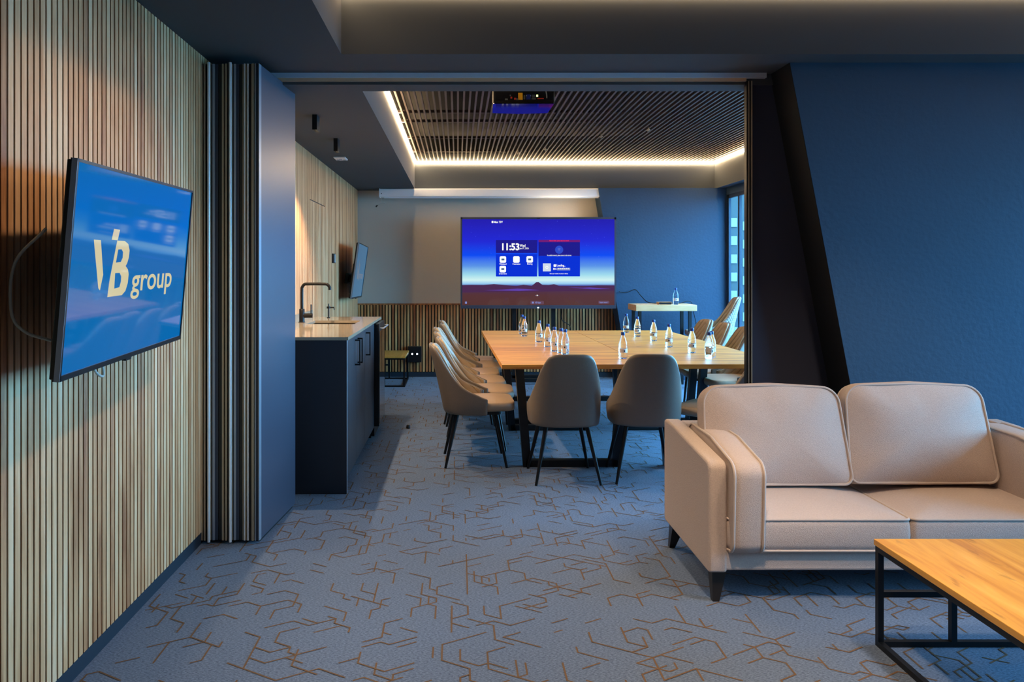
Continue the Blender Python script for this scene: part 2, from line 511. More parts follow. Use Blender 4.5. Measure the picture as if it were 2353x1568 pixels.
# ------------------------------------------------------------------ left wall: backing, baseboard, slats
wl = struct(obj('wall_left', MB().box(XL - 0.20, XL - 0.0045, YN, YF + 0.2, 0, 3.2), 'backing'))
struct(obj('baseboard_left', MB().box(XL - 0.05, XL - 0.0035, YN, YF, 0, 0.058), 'baseboard'))
PITCH = 0.035


def slat_mesh(name, w, d, z0, z1, m, axis='Y'):
    b = MB()
    if axis == 'Y': b.box(-d, 0, 0, w, z0, z1)        # proud towards +X
    else: b.box(0, w, 0, d, z0, z1)                   # proud towards -Y
    me = bpy.data.meshes.new(name); me.from_pydata(b.v, [], b.f); me.materials.append(MATS[m]); me.update()
    return me


sm_l = slat_mesh('slat', 0.0258, 0.0046, 0.062, ZL, 'oak_slat')
sm_m = slat_mesh('slat', 0.0258, 0.0046, 0.062, ZM, 'oak_slat')
sm_up = slat_mesh('slat', 0.0258, 0.0046, 2.054, ZM, 'oak_slat')
sm_dn = slat_mesh('slat', 0.0258, 0.0046, 0.062, 2.046, 'oak_slat')
door = struct(obj('door_1', MB().box(XL - 0.03, XL - 0.0044, 6.80, 7.60, 0.06, 2.05), 'backing'), 'flush slatted hidden door in the oak wall')
y = 1.72; i = 0
while y < YF - 0.03:
    if y < YT + 0.02:
        o = obj('slat', sm_l, None, wl)
    elif 6.80 < y < 7.58:
        o = obj('slat', sm_up, None, wl); o.location = (XL, y, 0)
        o = obj('slat', sm_dn, None, door)
    else:
        o = obj('slat', sm_m, None, wl)
    o.location = (XL, y, 0)
    y += PITCH

# ------------------------------------------------------------------ ceilings
c1 = MB()
TX0, TX1, TY0, TY1 = -0.60, 3.7, -1.6, 3.92
c1.box(-1.5, TX0, YN, 4.32, ZL, 3.0).box(TX1, 5.4, YN, 4.32, ZL, 3.0).box(TX0, TX1, TY1, 4.32, ZL, 3.0).box(TX0, TX1, YN, TY0, ZL, 3.0)
c1.box(-1.5, 5.4, YN, 4.32, 3.0, 3.1)
struct(obj('ceiling', c1, 'paint_ceiling'), 'dark slate soffit with a recessed tray over the lounge')
MX0, MX1, MY0, MY1 = -0.56, 3.33, 4.48, 9.88
c2 = MB().box(-1.5, MX0, 4.32, YF + 0.2, ZM, 2.93).box(MX1, XRM + 0.3, 4.32, YF + 0.2, ZM, 2.93)
c2.box(MX0, MX1, 4.32, MY0, ZM, 2.93).box(MX0, MX1, MY1, YF + 0.2, ZM, 2.93)
ce = struct(obj('ceiling', c2, 'paint_ceiling'), 'dark soffit around the slatted ceiling tray of the meeting room')
obj('plenum', MB().box(-1.5, XRM + 0.3, 4.32, YF + 0.2, 3.15, 3.2).box(-1.5, MX0, 4.32, YF + .2, 2.93, 3.15).box(MX1, XRM + .3, 4.32, YF + .2, 2.93, 3.15)
    .box(MX0, MX1, 4.32, MY0, 2.93, 3.15).box(MX0, MX1, MY1, YF + .2, 2.93, 3.15), 'black_void', ce)
me_s = MB().box(0, 0.016, MY0 + 0.035, MY1 - 0.045, 2.835, 2.858)
sm = bpy.data.meshes.new('ceiling_slat'); sm.from_pydata(me_s.v, [], me_s.f); sm.materials.append(MATS['ceiling_slat'])
x = MX0 + 0.05
while x < MX1 - 0.05:
    o = obj('ceiling_slat', sm, None, ce); o.location = (x, 0, 0); x += 0.0503
for yb in (6.98, 7.42, 8.35, 9.3):
    obj('cross_rail', MB().box(MX0 + 0.01, MX1 - 0.01, yb, yb + 0.03, 2.860, 2.885), 'ceiling_slat', ce)
for (a, b) in ((1.50, 7.98), (1.02, 8.85), (0.72, 9.1), (1.9, 7.6)):
    sp_ = obj('sprinkler', MB().lathe([(0.006, 0.06), (0.006, 0.02), (0.022, 0.018), (0.022, 0.012), (0.007, 0.01), (0.01, 0.0)], 10, (a, b, 2.80)), 'bronze', ce, smooth='auto')

# LED strips along the trays
def led(name, x0, x1, y0, y1, z0, z1, m, label, group):
    return tag(obj(name, MB().box(x0, x1, y0, y1, z0, z1), m), label, 'light strip', group)


g = 'light strips of the meeting room tray'
led('led_strip', MX0, MX0 + 0.024, MY0 + 0.03, MY1 - 0.03, 2.79, 2.825, 'led_white', 'white light strip along the tray edge above the kitchenette side', g)
led('led_strip', MX0, MX1, MY1 - 0.024, MY1, 2.79, 2.825, 'led_white', 'white light strip above the far wall with the big display', g)
led('led_strip', MX1 - 0.024, MX1, MY0 + 0.03, MY1 - 0.03, 2.79, 2.825, 'led_white', 'white light strip along the tray edge above the windows', g)
g = 'light strips of the lounge tray'
led('led_strip', TX0, TX0 + 0.024, TY0 + 0.03, TY1 - 0.03, 2.83, 2.862, 'led_lounge', 'warm light strip of the lounge tray above the slatted wall', g)
led('led_strip', TX0, TX1, TY1 - 0.024, TY1, 2.83, 2.862, 'led_lounge', 'warm light strip of the lounge tray above the opening', g)
led('led_strip', TX1 - 0.024, TX1, TY0 + 0.03, TY1 - 0.03, 2.83, 2.862, 'led_lounge', 'warm light strip of the lounge tray above the lounge window', g)

# ------------------------------------------------------------------ far wall
wf = struct(obj('wall_far', MB().box(-1.5, 3.49, YF, YF + 0.1, 0, 3.2), 'paint_cream'), 'cream far wall above slatted wainscot')
bk = obj('wainscot_backing', MB().box(XL, 2.18, YF - 0.006, YF, 0.06, 0.955), 'backing', wf)
obj('wainscot_cap', MB().box(XL, 2.10, YF - 0.03, YF, 0.955, 0.972), 'walnut_slat', wf)
sf = slat_mesh('slat', 0.0262, 0.009, 0.068, 0.955, 'walnut_slat', 'X')
x = XL + 0.004
while x < 2.13:
    o = obj('slat', sf, None, wf); o.location = (x, YF - 0.0149, 0); x += 0.0408
struct(obj('baseboard_far', MB().box(XL, 2.2, YF - 0.02, YF, 0, 0.06), 'baseboard'))
YB2 = 9.78
edge = lambda z: 2.195 - 0.158 * z
wb = struct(obj('wall_far', MB().prism([(edge(0), 0), (3.49, 0), (3.49, ZM), (edge(ZM), ZM)], YB2, YF, 'Y'), 'paint_blue'), 'blue slant-edged wall block beside the big display')

# ------------------------------------------------------------------ wall right of the opening (recess + slanted column)
wp = MB().box(1.665, 3.6, 4.335, 4.345, 0, ZM + .02).box(1.71, 3.6, 4.345, 4.48, 0, ZM + .02)
struct(obj('wall_partition', wp, 'paint_dark'), 'dark recessed wall beside the opening')
YS = 4.08
ed = lambda z: 2.255 - 0.188 * z
slp = obj('wall_partition', MB().prism([(ed(0), 0), (5.4, 0), (5.4, ZL + .05), (ed(ZL + .05), ZL + .05)], YS, 4.335, 'Y'), 'paint_blue')
struct(slp, 'blue wall with a slanted edge behind the sofa')
# sheet along the slanted side, near-black to paint its shade
r0, r1 = ed(0), ed(ZL)
obj('shaded_side', MB().add([(r0 - .002, YS + .001, 0), (r0 - .002, 4.335, 0), (r1 - .002, 4.335, ZL), (r1 - .002, YS + .001, ZL),
                        (r0 + .003, YS + .001, 0), (r0 + .003, 4.335, 0), (r1 + .003, 4.335, ZL), (r1 + .003, YS + .001, ZL)],
                       [(0, 1, 2, 3), (4, 5, 6, 7), (0, 1, 5, 4), (1, 2, 6, 5), (2, 3, 7, 6), (3, 0, 4, 7)]), 'reveal_shade', slp)

# track and jamb
tr = struct(obj('trim_1', MB().box(-1.30, 1.74, YT - 0.01, YT + 0.10, 2.503, ZL), 'track_paint'), 'pale ceiling track of the sliding partition')
obj('track_rail', MB().box(-1.30, 1.63, YT + 0.0, YT + 0.03, 2.486, 2.503), 'track_bronze', tr)
obj('track_rail', MB().box(-1.30, 1.63, YT + 0.06, YT + 0.09, 2.48, 2.503), 'track_bronze', tr)
jb = struct(obj('trim_2', MB().box(1.630, 1.655, YT, YT + 0.035, 0, 2.486), 'black_metal'), 'slim dark jamb post at the opening')
obj('jamb_edge', MB().box(1.655, 1.661, YT - 0.006, YT + 0.02, 0, 2.486), 'bronze', jb)
obj('jamb_edge', MB().box(1.640, 1.644, YT - 0.004, YT, 0, 2.486), 'bronze', jb)

# ------------------------------------------------------------------ outer walls and windows
def window(name, X, y0, y1, z0, z1, mull, label):
    fr = MB(); t = 0.05; d = 0.03
    fr.box(X, X + d, y0, y0 + t, z0, z1).box(X, X + d, y1 - t, y1, z0, z1).box(X, X + d, y0, y1, z0, z0 + t).box(X, X + d, y0, y1, z1 - t, z1)
    w = struct(obj(name, fr, 'frame_dark'), label)
    ys = [y0 + t] + [m for m in mull] + [y1 - t]
    for m in mull: obj('mullion', MB().box(X, X + d, m - 0.025, m + 0.025, z0 + t, z1 - t), 'frame_dark', w)
    for a, b in zip(ys[:-1], ys[1:]):
        obj('pane', MB().box(X + 0.012, X + 0.018, a, b, z0 + t, z1 - t), 'window_glass', w)
    return w


wr = MB().box(XRM, XRM + 0.2, 4.48, 4.62, 0, 3.2).box(XRM, XRM + 0.045, 9.76, YF + 0.1, 0, 3.2).box(XRM, XRM + 0.2, 4.62, 9.76, 0, 0.12).box(XRM, XRM + 0.2, 4.62, 9.76, 2.38, 3.2)
struct(obj('wall_right', wr, 'paint_blue'), 'blue outer wall of the meeting room around the window')
window('window_1', XRM + 0.005, 4.62, 9.76, 0.12, 2.38, [5.45, 6.45, 7.45, 8.4, 9.37], 'tall dark-framed window of the meeting room')
wr = MB().box(XRL, XRL + 0.2, YN, 1.0, 0, 3.2).box(XRL, XRL + 0.2, 3.8, 4.4, 0, 3.2).box(XRL, XRL + 0.2, 1.0, 3.8, 0, 0.55).box(XRL, XRL + 0.2, 1.0, 3.8, 2.25, 3.2)
struct(obj('wall_right', wr, 'paint_blue'), 'blue outer wall of the lounge')
window('window_2', XRL + 0.02, 1.0, 3.8, 0.55, 2.25, [1.93, 2.87], 'dark-framed window of the lounge')
struct(obj('wall_near', MB().box(-1.5, 5.4, YN - 0.2, YN, 0, 3.2), 'paint_blue'), 'blue wall closing the lounge')
struct(obj('ground', MB().box(3.9, 60, -40, 80, -3.2, -3.0), 'ground_mat'), 'grey ground outside the windows')
bd = thing('office_building', 'teal office building seen through the meeting room window', 'building', (10, 26, -3))
obj('facade', MB().box(7.0, 13.6, 26, 34, -3, 16), 'facade', bd, world=True)
for r in range(9):
    for c in range(11):
        x0 = 7.72 + c * 0.5; z0 = -2.2 + r * 0.62 + (0.0 if c % 3 else 0.12)
        wn = obj('window', MB().box(x0, x0 + 0.30, 25.95, 26.0, z0, z0 + 0.30), 'facade_white', bd, world=True)

# ------------------------------------------------------------------ folded partition panels
def partition(px0, strips, label, rot, shell_w, bolts):
    """strips: (px left, px right, material, protrusion) on the near edge at y=3.93"""
    sx = lambda p: (p - VX) * 3.93 / F
    X0 = sx(px0)
    t = thing('partition_panel', label, 'partition', (X0, 3.95, 0), rot, 'folded partition panels')
    H0, H1 = 0.02, 2.485
    obj('panel_core', MB().box(0.004, shell_w, 0.02, 0.62, H0, H1), 'panel_grey', t, bevel=0.002)
    obj('bottom_seal', MB().box(0.012, shell_w - 0.012, 0.04, 0.60, 0.0, H0), 'rubber', t)
    ed_ = None
    for (a, b, m, pr) in strips:
        xa, xb = sx(a) - X0, sx(b) - X0
        if m == 'aluminium' and b - a > 4:
            r = (xb - xa) / 2
            obj('edge_tube', MB().tube([((xa + xb) / 2, -0.016, H0 - 0.008), ((xa + xb) / 2, -0.016, H1 + 0.006)], r * 1.1, 14), m, t, smooth='auto')
        else:
            nm = {'rubber': 'seal_strip', 'bronze': 'edge_trim', 'panel_dark': 'edge_board', 'panel_navy': 'edge_board'}.get(m, 'edge_strip')
            s_ = obj(nm, MB().box(xa, xb, -pr, 0.022, H0, H1), m, t)
            if m == 'rubber' and (b - a) > 3: ed_ = (s_, (xa + xb) / 2)
    if ed_:
        for zb in bolts:
            obj('bolt', MB().tube([(ed_[1], -0.004, zb), (ed_[1], 0.006, zb)], 0.006, 8), 'black_metal', ed_[0], smooth='auto')
    return t


BZ = (0.1, 0.22, 0.30, 1.02, 1.16, 2.12, 2.30, 2.38)
partition(453, [(453, 460.5, 'panel_dark', .008), (461, 465.5, 'bronze', .014), (465.5, 468, 'rubber', .0), (468, 471.5, 'bronze', .018), (471.5, 476, 'rubber', .004), (476, 482, 'aluminium', 0),
                (482, 483.5, 'bronze', .012), (483.5, 487, 'panel_navy', .0), (487, 492, 'grey_metal', .012), (492, 499.5, 'panel_navy', .006)],
          'dark partition panel folded flat against the slatted wall', 0, 0.10, BZ)
partition(501, [(501, 508.5, 'panel_dark', .004), (509, 513.5, 'bronze', .014), (513.5, 517, 'rubber', .0), (517, 521, 'bronze', .018), (521, 525.5, 'rubber', .004), (525.5, 531.5, 'aluminium', 0),
                (531.5, 533, 'bronze', .012), (533, 536, 'panel_navy', .0), (536, 541, 'grey_metal', .012), (541, 548, 'panel_navy', .006)],
          'middle partition panel of the folded stack with bright metal edge tube', 0, 0.10, BZ)
partition(549.5, [(549.5, 556.5, 'panel_dark', .004), (556.5, 558, 'bronze', .008), (558, 560.5, 'rubber', .0), (560.5, 562.5, 'aluminium', .014), (563, 565.5, 'bronze', .012), (565.5, 568, 'rubber', .0), (568, 570.8, 'aluminium', .012), (570.8, 577.5, 'rubber', .004),
                  (577.5, 579, 'bronze', .01), (579.5, 583.5, 'bronze', .014), (583.5, 585.5, 'rubber', .0), (585.5, 588, 'grey_metal', .012), (588, 594.5, 'panel_navy', .008), (594.5, 596, 'grey_metal', .012)],
          'grey partition panel at the room side of the folded stack, nearest the cabinet', -0.085, 0.1035, BZ)

# ------------------------------------------------------------------ televisions
def basis(yaw, tilt, roll):
    cy, sy = math.cos(yaw), math.sin(yaw); u = Vector((-sy, cy, 0)); n = Vector((cy, sy, 0)); v = Vector((0, 0, 1))
    ct, st = math.cos(tilt), math.sin(tilt); n2 = n * ct - v * st; v2 = n * st + v * ct
    cr, sr = math.cos(roll), math.sin(roll)
    return u * cr + v2 * sr, v2 * cr - u * sr, n2


def television(center, yaw, tilt, roll, label, scr, logo, cables):
    u, v, n = basis(yaw, tilt, roll); W, Hh = 1.1, 0.6325
    t = thing('television', label, 'television')
    # local frame: x = u, y = -n (front faces -y), z = v
    M = Matrix((u, -n, v)).transposed().to_4x4(); M.translation = Vector(center)
    t.matrix_world = M
    obj('housing', MB().box(-W / 2 + .004, W / 2 - .004, 0.004, 0.028, -Hh / 2 + .004, Hh / 2 - .004), 'black_plastic', t, bevel=0.003)
    obj('rear_bulge', MB().box(-0.36, 0.36, 0.028, 0.055, -0.26, 0.08), 'black_plastic', t, bevel=0.008)
    fr = MB(); b = 0.009
    fr.box(-W / 2, W / 2, -0.004, 0.016, Hh / 2 - b, Hh / 2).box(-W / 2, W / 2, -0.004, 0.016, -Hh / 2, -Hh / 2 + 0.016)
    fr.box(-W / 2, -W / 2 + b, -0.004, 0.016, -Hh / 2, Hh / 2).box(W / 2 - b, W / 2, -0.004, 0.016, -Hh / 2, Hh / 2)
    obj('bezel', fr, 'black_plastic', t)
    obj('bezel_edge', MB().box(-W / 2 - .0015, -W / 2, -0.004, 0.012, -Hh / 2, Hh / 2), 'grey_metal', t)
    s = obj('screen', MB().box(-W / 2 + b, W / 2 - b, 0.0, 0.004, -Hh / 2 + 0.016, Hh / 2 - b), scr, t)
    obj('sensor_lip', MB().box(-0.06, -0.01, -0.004, 0.01, -Hh / 2 - 0.008, -Hh / 2), 'black_plastic', t)
    obj('wall_mount', MB().box(-0.2, 0.2, 0.055, 0.075, -0.17, -0.02).box(-0.10, 0.10, 0.07, 0.13, -0.14, -0.06).box(-0.2, 0.2, 0.11, 0.14, -0.16, -0.04), 'black_metal', t)
    # logo
    q = MB(); e_ = -0.0006
    V = [(-.392, .09), (-.342, .089), (-.303, -.019), (-.318, -.067), (-.330, -.060)]
    FL = [(-.246, .127), (-.198, .126), (-.211, .091), (-.258, .092)]
    q.prism(V, e_, 0.0002, 'Y'); q.prism(FL, e_, 0.0002, 'Y')
    BO = [(-.214, .09), (-.151, .09), (-.117, .08), (-.101, .059), (-.102, .036), (-.113, .015), (-.125, .006), (-.102, -.006), (-.091, -.022), (-.093, -.053), (-.108, -.079), (-.137, -.092), (-.256, -.092), (-.249, -.037), (-.232, .024)]
    B1 = [(-.2, .061), (-.171, .062), (-.157, .053), (-.156, .034), (-.169, .02), (-.21, .018)]
    B2 = [(-.209, -.016), (-.171, -.016), (-.155, -.028), (-.154, -.046), (-.163, -.064), (-.206, -.067)]
    cu = bpy.data.curves.new('b', 'CURVE'); cu.dimensions = '2D'; cu.fill_mode = 'BOTH'
    for P in (BO, B1, B2):
        sp = cu.splines.new('POLY'); sp.points.add(len(P) - 1); sp.use_cyclic_u = True
        for k, (a, c) in enumerate(P): sp.points[k].co = (a, c, 0, 1)
    tmp = bpy.data.objects.new('b', cu); COL.objects.link(tmp)
    me = bpy.data.meshes.new_from_object(tmp.evaluated_get(bpy.context.evaluated_depsgraph_get())); bpy.data.objects.remove(tmp)
    b0 = len(q.v); q.v += [(p.co.x, e_, p.co.y) for p in me.vertices]; q.f += [tuple(k + b0 for k in p.vertices) for p in me.polygons]
    obj('logo', q, logo, s)
    text('group', 0.118, logo, s, (-0.057, e_, -0.083), (math.pi / 2, 0, 0), bold=0.0014, width=0.43)
    for c in cables:
        Mi = M.inverted()
        obj('cable', MB().tube([Mi @ Vector(p) for p in c[0]], 0.0045, 6), c[1], t, smooth=True)
    return t


def arc(pts, n=8):
    """catmull-rom through points"""
    P = [Vector(p) for p in pts]; P = [P[0] * 2 - P[1]] + P + [P[-1] * 2 - P[-2]]; out = []
    for i in range(1, len(P) - 2):
        for k in range(n):
            t = k / n
            out.append(0.5 * ((2 * P[i]) + (P[i + 1] - P[i - 1]) * t + (2 * P[i - 1] - 5 * P[i] + 4 * P[i + 1] - P[i + 2]) * t * t + (3 * P[i] - P[i - 1] - 3 * P[i + 1] + P[i + 2]) * t ** 3))
    out.append(P[-2]); return out


television((-1.125, 2.686, 1.429), .055, .09, .02, 'tilted wall television showing a bright blue company logo on the slatted wall', 'tv_blue', 'tv_logo',
           [(arc([(-1.2, 2.22, 1.54), (-1.285, 2.21, 1.44), (-1.29, 2.20, 1.30), (-1.26, 2.215, 1.24), (-1.2, 2.25, 1.21)]), 'cable_white'),
            (arc([(-1.2, 2.46, 1.16), (-1.2, 2.52, 1.085), (-1.2, 2.575, 1.06), (-1.2, 2.57, 1.10), (-1.2, 2.53, 1.18)]), 'cable_white')])
television((-1.151, 8.98, 1.40), .024, .135, -.016, 'wall television with a dim blue screen at the end of the kitchenette wall', 'tv_dim', 'tv_dim_logo', [])

# ------------------------------------------------------------------ kitchenette
XF = -0.703
cab = thing('base_cabinet', 'dark graphite kitchenette cabinet with bar handles under the stone worktop', 'cabinet', (-1.0, 5.6, 0))
obj('body', MB().box(XL + .01, XF - .02, 4.85, 6.40, 0.09, 0.12).box(XL + .01, XF - .07, 4.85, 6.40, 0, 0.09).box(XL + .01, XL + .03, 4.85, 6.40, .12, .974).box(XL + .03, XF - .02, 6.38, 6.40, .12, .974).box(XL + .03, XF - .02, 5.74, 5.76, .12, .974).box(XF - .04, XF - .02, 4.85, 6.40, .945, .974), 'cabinet_dark', cab, world=True)
ep = obj('end_panel', MB().box(XL + .005, XF, 4.815, 4.833, 0, 0.974), 'cabinet_dark', cab, world=True)
obj('lit_edge', MB().box(XF, XF + .002, 4.815, 4.833, 0, 0.974), 'cabinet_edge_lit', ep, world=True)  # lighter grey strip paints the light on the panel's front edge
for (a, b, hy) in ((4.836, 5.278, 5.215), (5.282, 5.748, 5.345), (5.752, 6.398, 5.82)):
    d = obj('door', MB().box(XF - .018, XF, a, b, 0.095, 0.968), 'cabinet_dark', cab, world=True, bevel=0.001)
    obj('handle', MB().box(XF + .028, XF + .036, hy - .005, hy + .005, 0.765, 0.942).box(XF, XF + .03, hy - .004, hy + .004, 0.765, 0.775).box(XF, XF + .03, hy - .004, hy + .004, 0.932, 0.942), 'black_metal', d, world=True)
wc = thing('wine_cooler', 'black undercounter wine cooler with mirrored glass door', 'cooler', (-1.0, 6.64, 0))
obj('body', MB().box(XL + .01, XF, 6.405, 6.865, 0.02, 0.972), 'black_plastic', wc, world=True)
dr = obj('door', MB().box(XF, XF + .042, 6.405, 6.865, 0.10, 0.965), 'black_plastic', wc, world=True, bevel=.003)
obj('glass', MB().box(XF + .042, XF + .0445, 6.425, 6.855, 0.12, 0.90), 'mirror_glass', dr, world=True)
obj('handle', MB().tube([(XF + .042, 6.44, .925), (XF + .075, 6.44, .925), (XF + .075, 6.83, .925), (XF + .042, 6.83, .925)], 0.006, 8), 'grey_metal', dr, smooth='auto', world=True)
for a in (XF - .06, XL + .06):
    for c in (6.42, 6.81): obj('foot', MB().box(a, a + .03, c, c + .03, 0, .02), 'black_plastic', wc, world=True)
ct = thing('countertop', 'polished beige stone worktop with a cut-out for the sink', 'worktop', (-1.0, 5.8, 0.975))
SX0, SX1, SY0, SY1 = -1.19, -0.81, 5.95, 6.36
q = MB().box(XL + .005, -0.69, 4.795, SY0, .975, .995).box(XL + .005, -0.69, SY1, 6.885, .975, .995).box(XL + .005, SX0, SY0, SY1, .975, .995).box(SX1, -0.69, SY0, SY1, .975, .995)
obj('slab', q, 'counter_stone', ct, world=True)
obj('upstand', MB().box(XL + .001, XL + .014, 4.795, 6.885, .995, 1.055), 'counter_stone', ct, world=True)
sk = thing('kitchen_sink', 'bronze steel undermount sink basin in the worktop', 'sink', (-1.0, 6.2, 0.80))
obj('basin', MB().box(SX0 - .01, SX1 + .01, SY0 - .01, SY1 + .01, .80, .804).box(SX0 - .01, SX0, SY0 - .01, SY1 + .01, .804, .9745).box(SX1, SX1 + .01, SY0 - .01, SY1 + .01, .804, .9745)
    .box(SX0, SX1, SY0 - .01, SY0, .804, .9745).box(SX0, SX1, SY1, SY1 + .01, .804, .9745), 'sink_steel', sk, world=True)
obj('drain', MB().lathe([(0.04, 0), (0.04, .003), (0.03, .003)], 16, (-1.0, 6.2, .804)), 'aluminium', sk, world=True)
fx, fy = -1.255, 6.13
fc = thing('kitchen_faucet', 'black square-arched kitchen faucet with side lever', 'faucet', (fx, fy, .995))
obj('spout', MB().tube(arc([(0, 0, .10), (0, 0, .26), (0.004, 0, .285), (.02, 0, .306), (.05, 0, .31), (.18, 0, .31), (.205, 0, .305), (.222, 0, .285), (.225, 0, .262)], 5), 0.0125, 12), 'black_metal', fc, smooth='auto')
obj('body', MB().lathe([(.028, 0), (.028, .004), (.022, .006), (.022, .105), (.018, .11)], 16), 'black_metal', fc, smooth='auto')
hd = obj('valve', MB().tube([(.01, 0, .055), (.085, 0, .055)], 0.018, 14), 'black_metal', fc, smooth='auto')
obj('lever', MB().tube([(.074, 0, .055), (.074, 0, .145)], 0.005, 8), 'black_metal', hd, smooth='auto')
dp = thing('soap_dispenser', 'small dark soap pump on the worktop behind the sink', 'dispenser', (-1.14, 6.72, .995))
obj('stem', MB().tube([(0, 0, 0), (0, 0, .085)], 0.006, 8).lathe([(.014, 0), (.014, .006), (.006, .008)], 12), 'black_metal', dp, smooth='auto')
obj('nozzle', MB().box(-.012, .05, -.007, .007, .085, .097).lathe([(.018, .083), (.018, .1), (.006, .102), (.004, .125)], 12).tube([(.046, 0, .09), (.05, 0, .07)], .004, 6), 'black_metal', dp)
th = tag(obj('wall_switch', MB().box(XL, XL + .012, 8.02, 8.17, 1.49, 1.59), 'black_plastic', bevel=.002), 'slim black and grey control plate on the oak wall', 'switch')
obj('rocker', MB().box(XL + .012, XL + .016, 8.09, 8.16, 1.497, 1.583), 'switch_grey', th)

# ceiling spots + emergency light over the kitchenette
for (x0, y0, lb) in ((-0.985, 5.15, 'small black ceiling spotlight box nearer the partition track'), (-0.992, 6.08, 'small black ceiling spotlight box nearer the far wall')):
    s = thing('ceiling_spotlight', lb, 'spotlight', (x0, y0, ZM), 0, 'kitchenette spotlights')
    obj('housing', MB().box(0, .032, 0, .105, -.06, 0).box(0, .003, 0, .105, -.102, -.06).box(.029, .032, 0, .105, -.102, -.06).box(.003, .029, 0, .003, -.102, -.06).box(.003, .029, .102, .105, -.102, -.06), 'black_metal', s)
    obj('lens', MB().box(.006, .026, .01, .095, -.064, -.06), 'spot_lens', s)
    downlight_lamp('spotlight_lamp', (x0 + .016, y0 + .05, ZM - .108), SPOT_W, (1.0, .74, .48), 2.0, .5, (x0 + .35, y0 + .05, 0), .015)
em = thing('emergency_light', 'small white emergency light plate on the soffit', 'emergency light', (-1.10, 7.15, ZM))
obj('plate', MB().box(-.055, .055, -.09, .09, -.012, 0), 'white_plastic', em, bevel=.004)
for k in (-1, 0, 1): obj('lamp_dot', MB().lathe([(.012, -.016), (.014, -.012)], 10, (0.03 * k, 0.045 * (k % 2), 0)), 'grey_metal', em)
tag(obj('floor_cap', MB().lathe([(.018, 0), (.019, .012), (.015, .03), (.01, .034)], 10, (px(938, 985, 0).x, px(938, 985, 0).y, 0)), 'black_metal', smooth='auto'), 'tiny dark metal floor stop on the carpet near the cabinet', 'floor stop')

# ------------------------------------------------------------------ box-framed low tables (coffee table + side table)
def frame_table(name, label, x0, x1, y0, y1, ht, wmat, thick, bar, mid, rev=False):
    t = thing(name, label, 'table', ((x0 + x1) / 2, (y0 + y1) / 2, 0))
    obj('table_top', MB().box(x0, x1, y0, y1, ht - thick, ht), wmat, t, world=True, bevel=.0015)
    i = 0.004; X0, X1, Y0, Y1 = x0 + i, x1 - i, y0 + i, y1 - i; b = bar; T = ht - thick
    for (a, c) in ((X0, Y0), (X1 - b, Y0), (X0, Y1 - b), (X1 - b, Y1 - b)):
        obj('leg', MB().box(a, a + b, c, c + b, 0, T), 'black_metal', t, world=True)
    for zz in (0, T - b):
        for (a0, a1, c0, c1) in ((X0 + b, X1 - b, Y0, Y0 + b), (X0 + b, X1 - b, Y1 - b, Y1), (X0, X0 + b, Y0 + b, Y1 - b), (X1 - b, X1, Y0 + b, Y1 - b)):
            obj('rail', MB().box(a0, a1, c0, c1, zz, zz + b), 'black_metal', t, world=True)
    for c in (Y0, Y1 - b):
        obj('middle_rail', MB().box(X0 + b, mid, c, c + b, ht * .47, ht * .47 + b), 'black_metal', t, world=True)
        obj('middle_post', MB().box(mid, mid + b, c, c + b, b, T - b), 'black_metal', t, world=True)
    return t


frame_table('coffee_table', 'low coffee table with oak top and thin black box frame in front of the sofa', 1.575, 2.45, 1.70, 2.885, .40, 'coffee_oak', .022, .021, 1.855)
frame_table('side_table', 'small oak-topped side table with black frame beside the slatted wainscot', -1.27, -0.635, 9.2, 9.9, .37, 'coffee_oak', .02, .02, -0.9)
pb = thing('power_box', 'black wall power box with two glowing lights on the wainscot', 'power box', (-0.58, YF - .03, .2))
obj('housing', MB().box(-.075, .10, -.05, 0.005, 0, .21), 'black_plastic', pb, bevel=.004)
for k in (0, 1):
    so = obj('socket', MB().tube([(-.02 + k * .065, -.05, .11), (-.02 + k * .065, -.054, .11)], .022, 14), 'black_metal', pb)
    obj('indicator', MB().tube([(-.02 + k * .065, -.053, .11), (-.02 + k * .065, -.0565, .11)], .011, 10), 'led_point', so)

# ------------------------------------------------------------------ big display on stand
DY = 9.5
dx = lambda zx: (1040 + zx / 5.8825 - 1237) * DY / F
def dz(zx, zy): return CH - (480 + zy / 5.8825 - (zx - 1150) * 0.0022 - VY) * DY / F
ds = thing('interactive_display', 'large flat display on a black floor stand showing a clock and blue night wallpaper', 'display', ((1237 - VX) * DY / F, DY, 0))
BW, Z0, Z1 = 1.94, 0.935, 2.075
obj('housing', MB().box(-BW / 2 + .01, BW / 2 - .01, .02, .085, Z0 + .01, Z1 - .01), 'black_plastic', ds, bevel=.01)
b = 0.026
obj('bezel', MB().box(-BW / 2, BW / 2, -.006, .03, Z1 - b, Z1).box(-BW / 2, BW / 2, -.012, .03, Z0, Z0 + .042).box(-BW / 2, -BW / 2 + b * .8, -.006, .03, Z0, Z1).box(BW / 2 - b * .8, BW / 2, -.006, .03, Z0, Z1), 'bezel_grey', ds)
obj('webcam_dot', MB().box(-.02, .02, -.008, -.006, Z1 - .018, Z1 - .008), 'black_plastic', ds)
scr = obj('screen', MB().box(-BW / 2 + .02, BW / 2 - .02, .0, .02, Z0 + .042, Z1 - b), 'wallpaper', ds)
obj('status_light', MB().box(-.012, .006, -.014, -.012, Z0 + .006, Z0 + .018), 'led_point', ds)


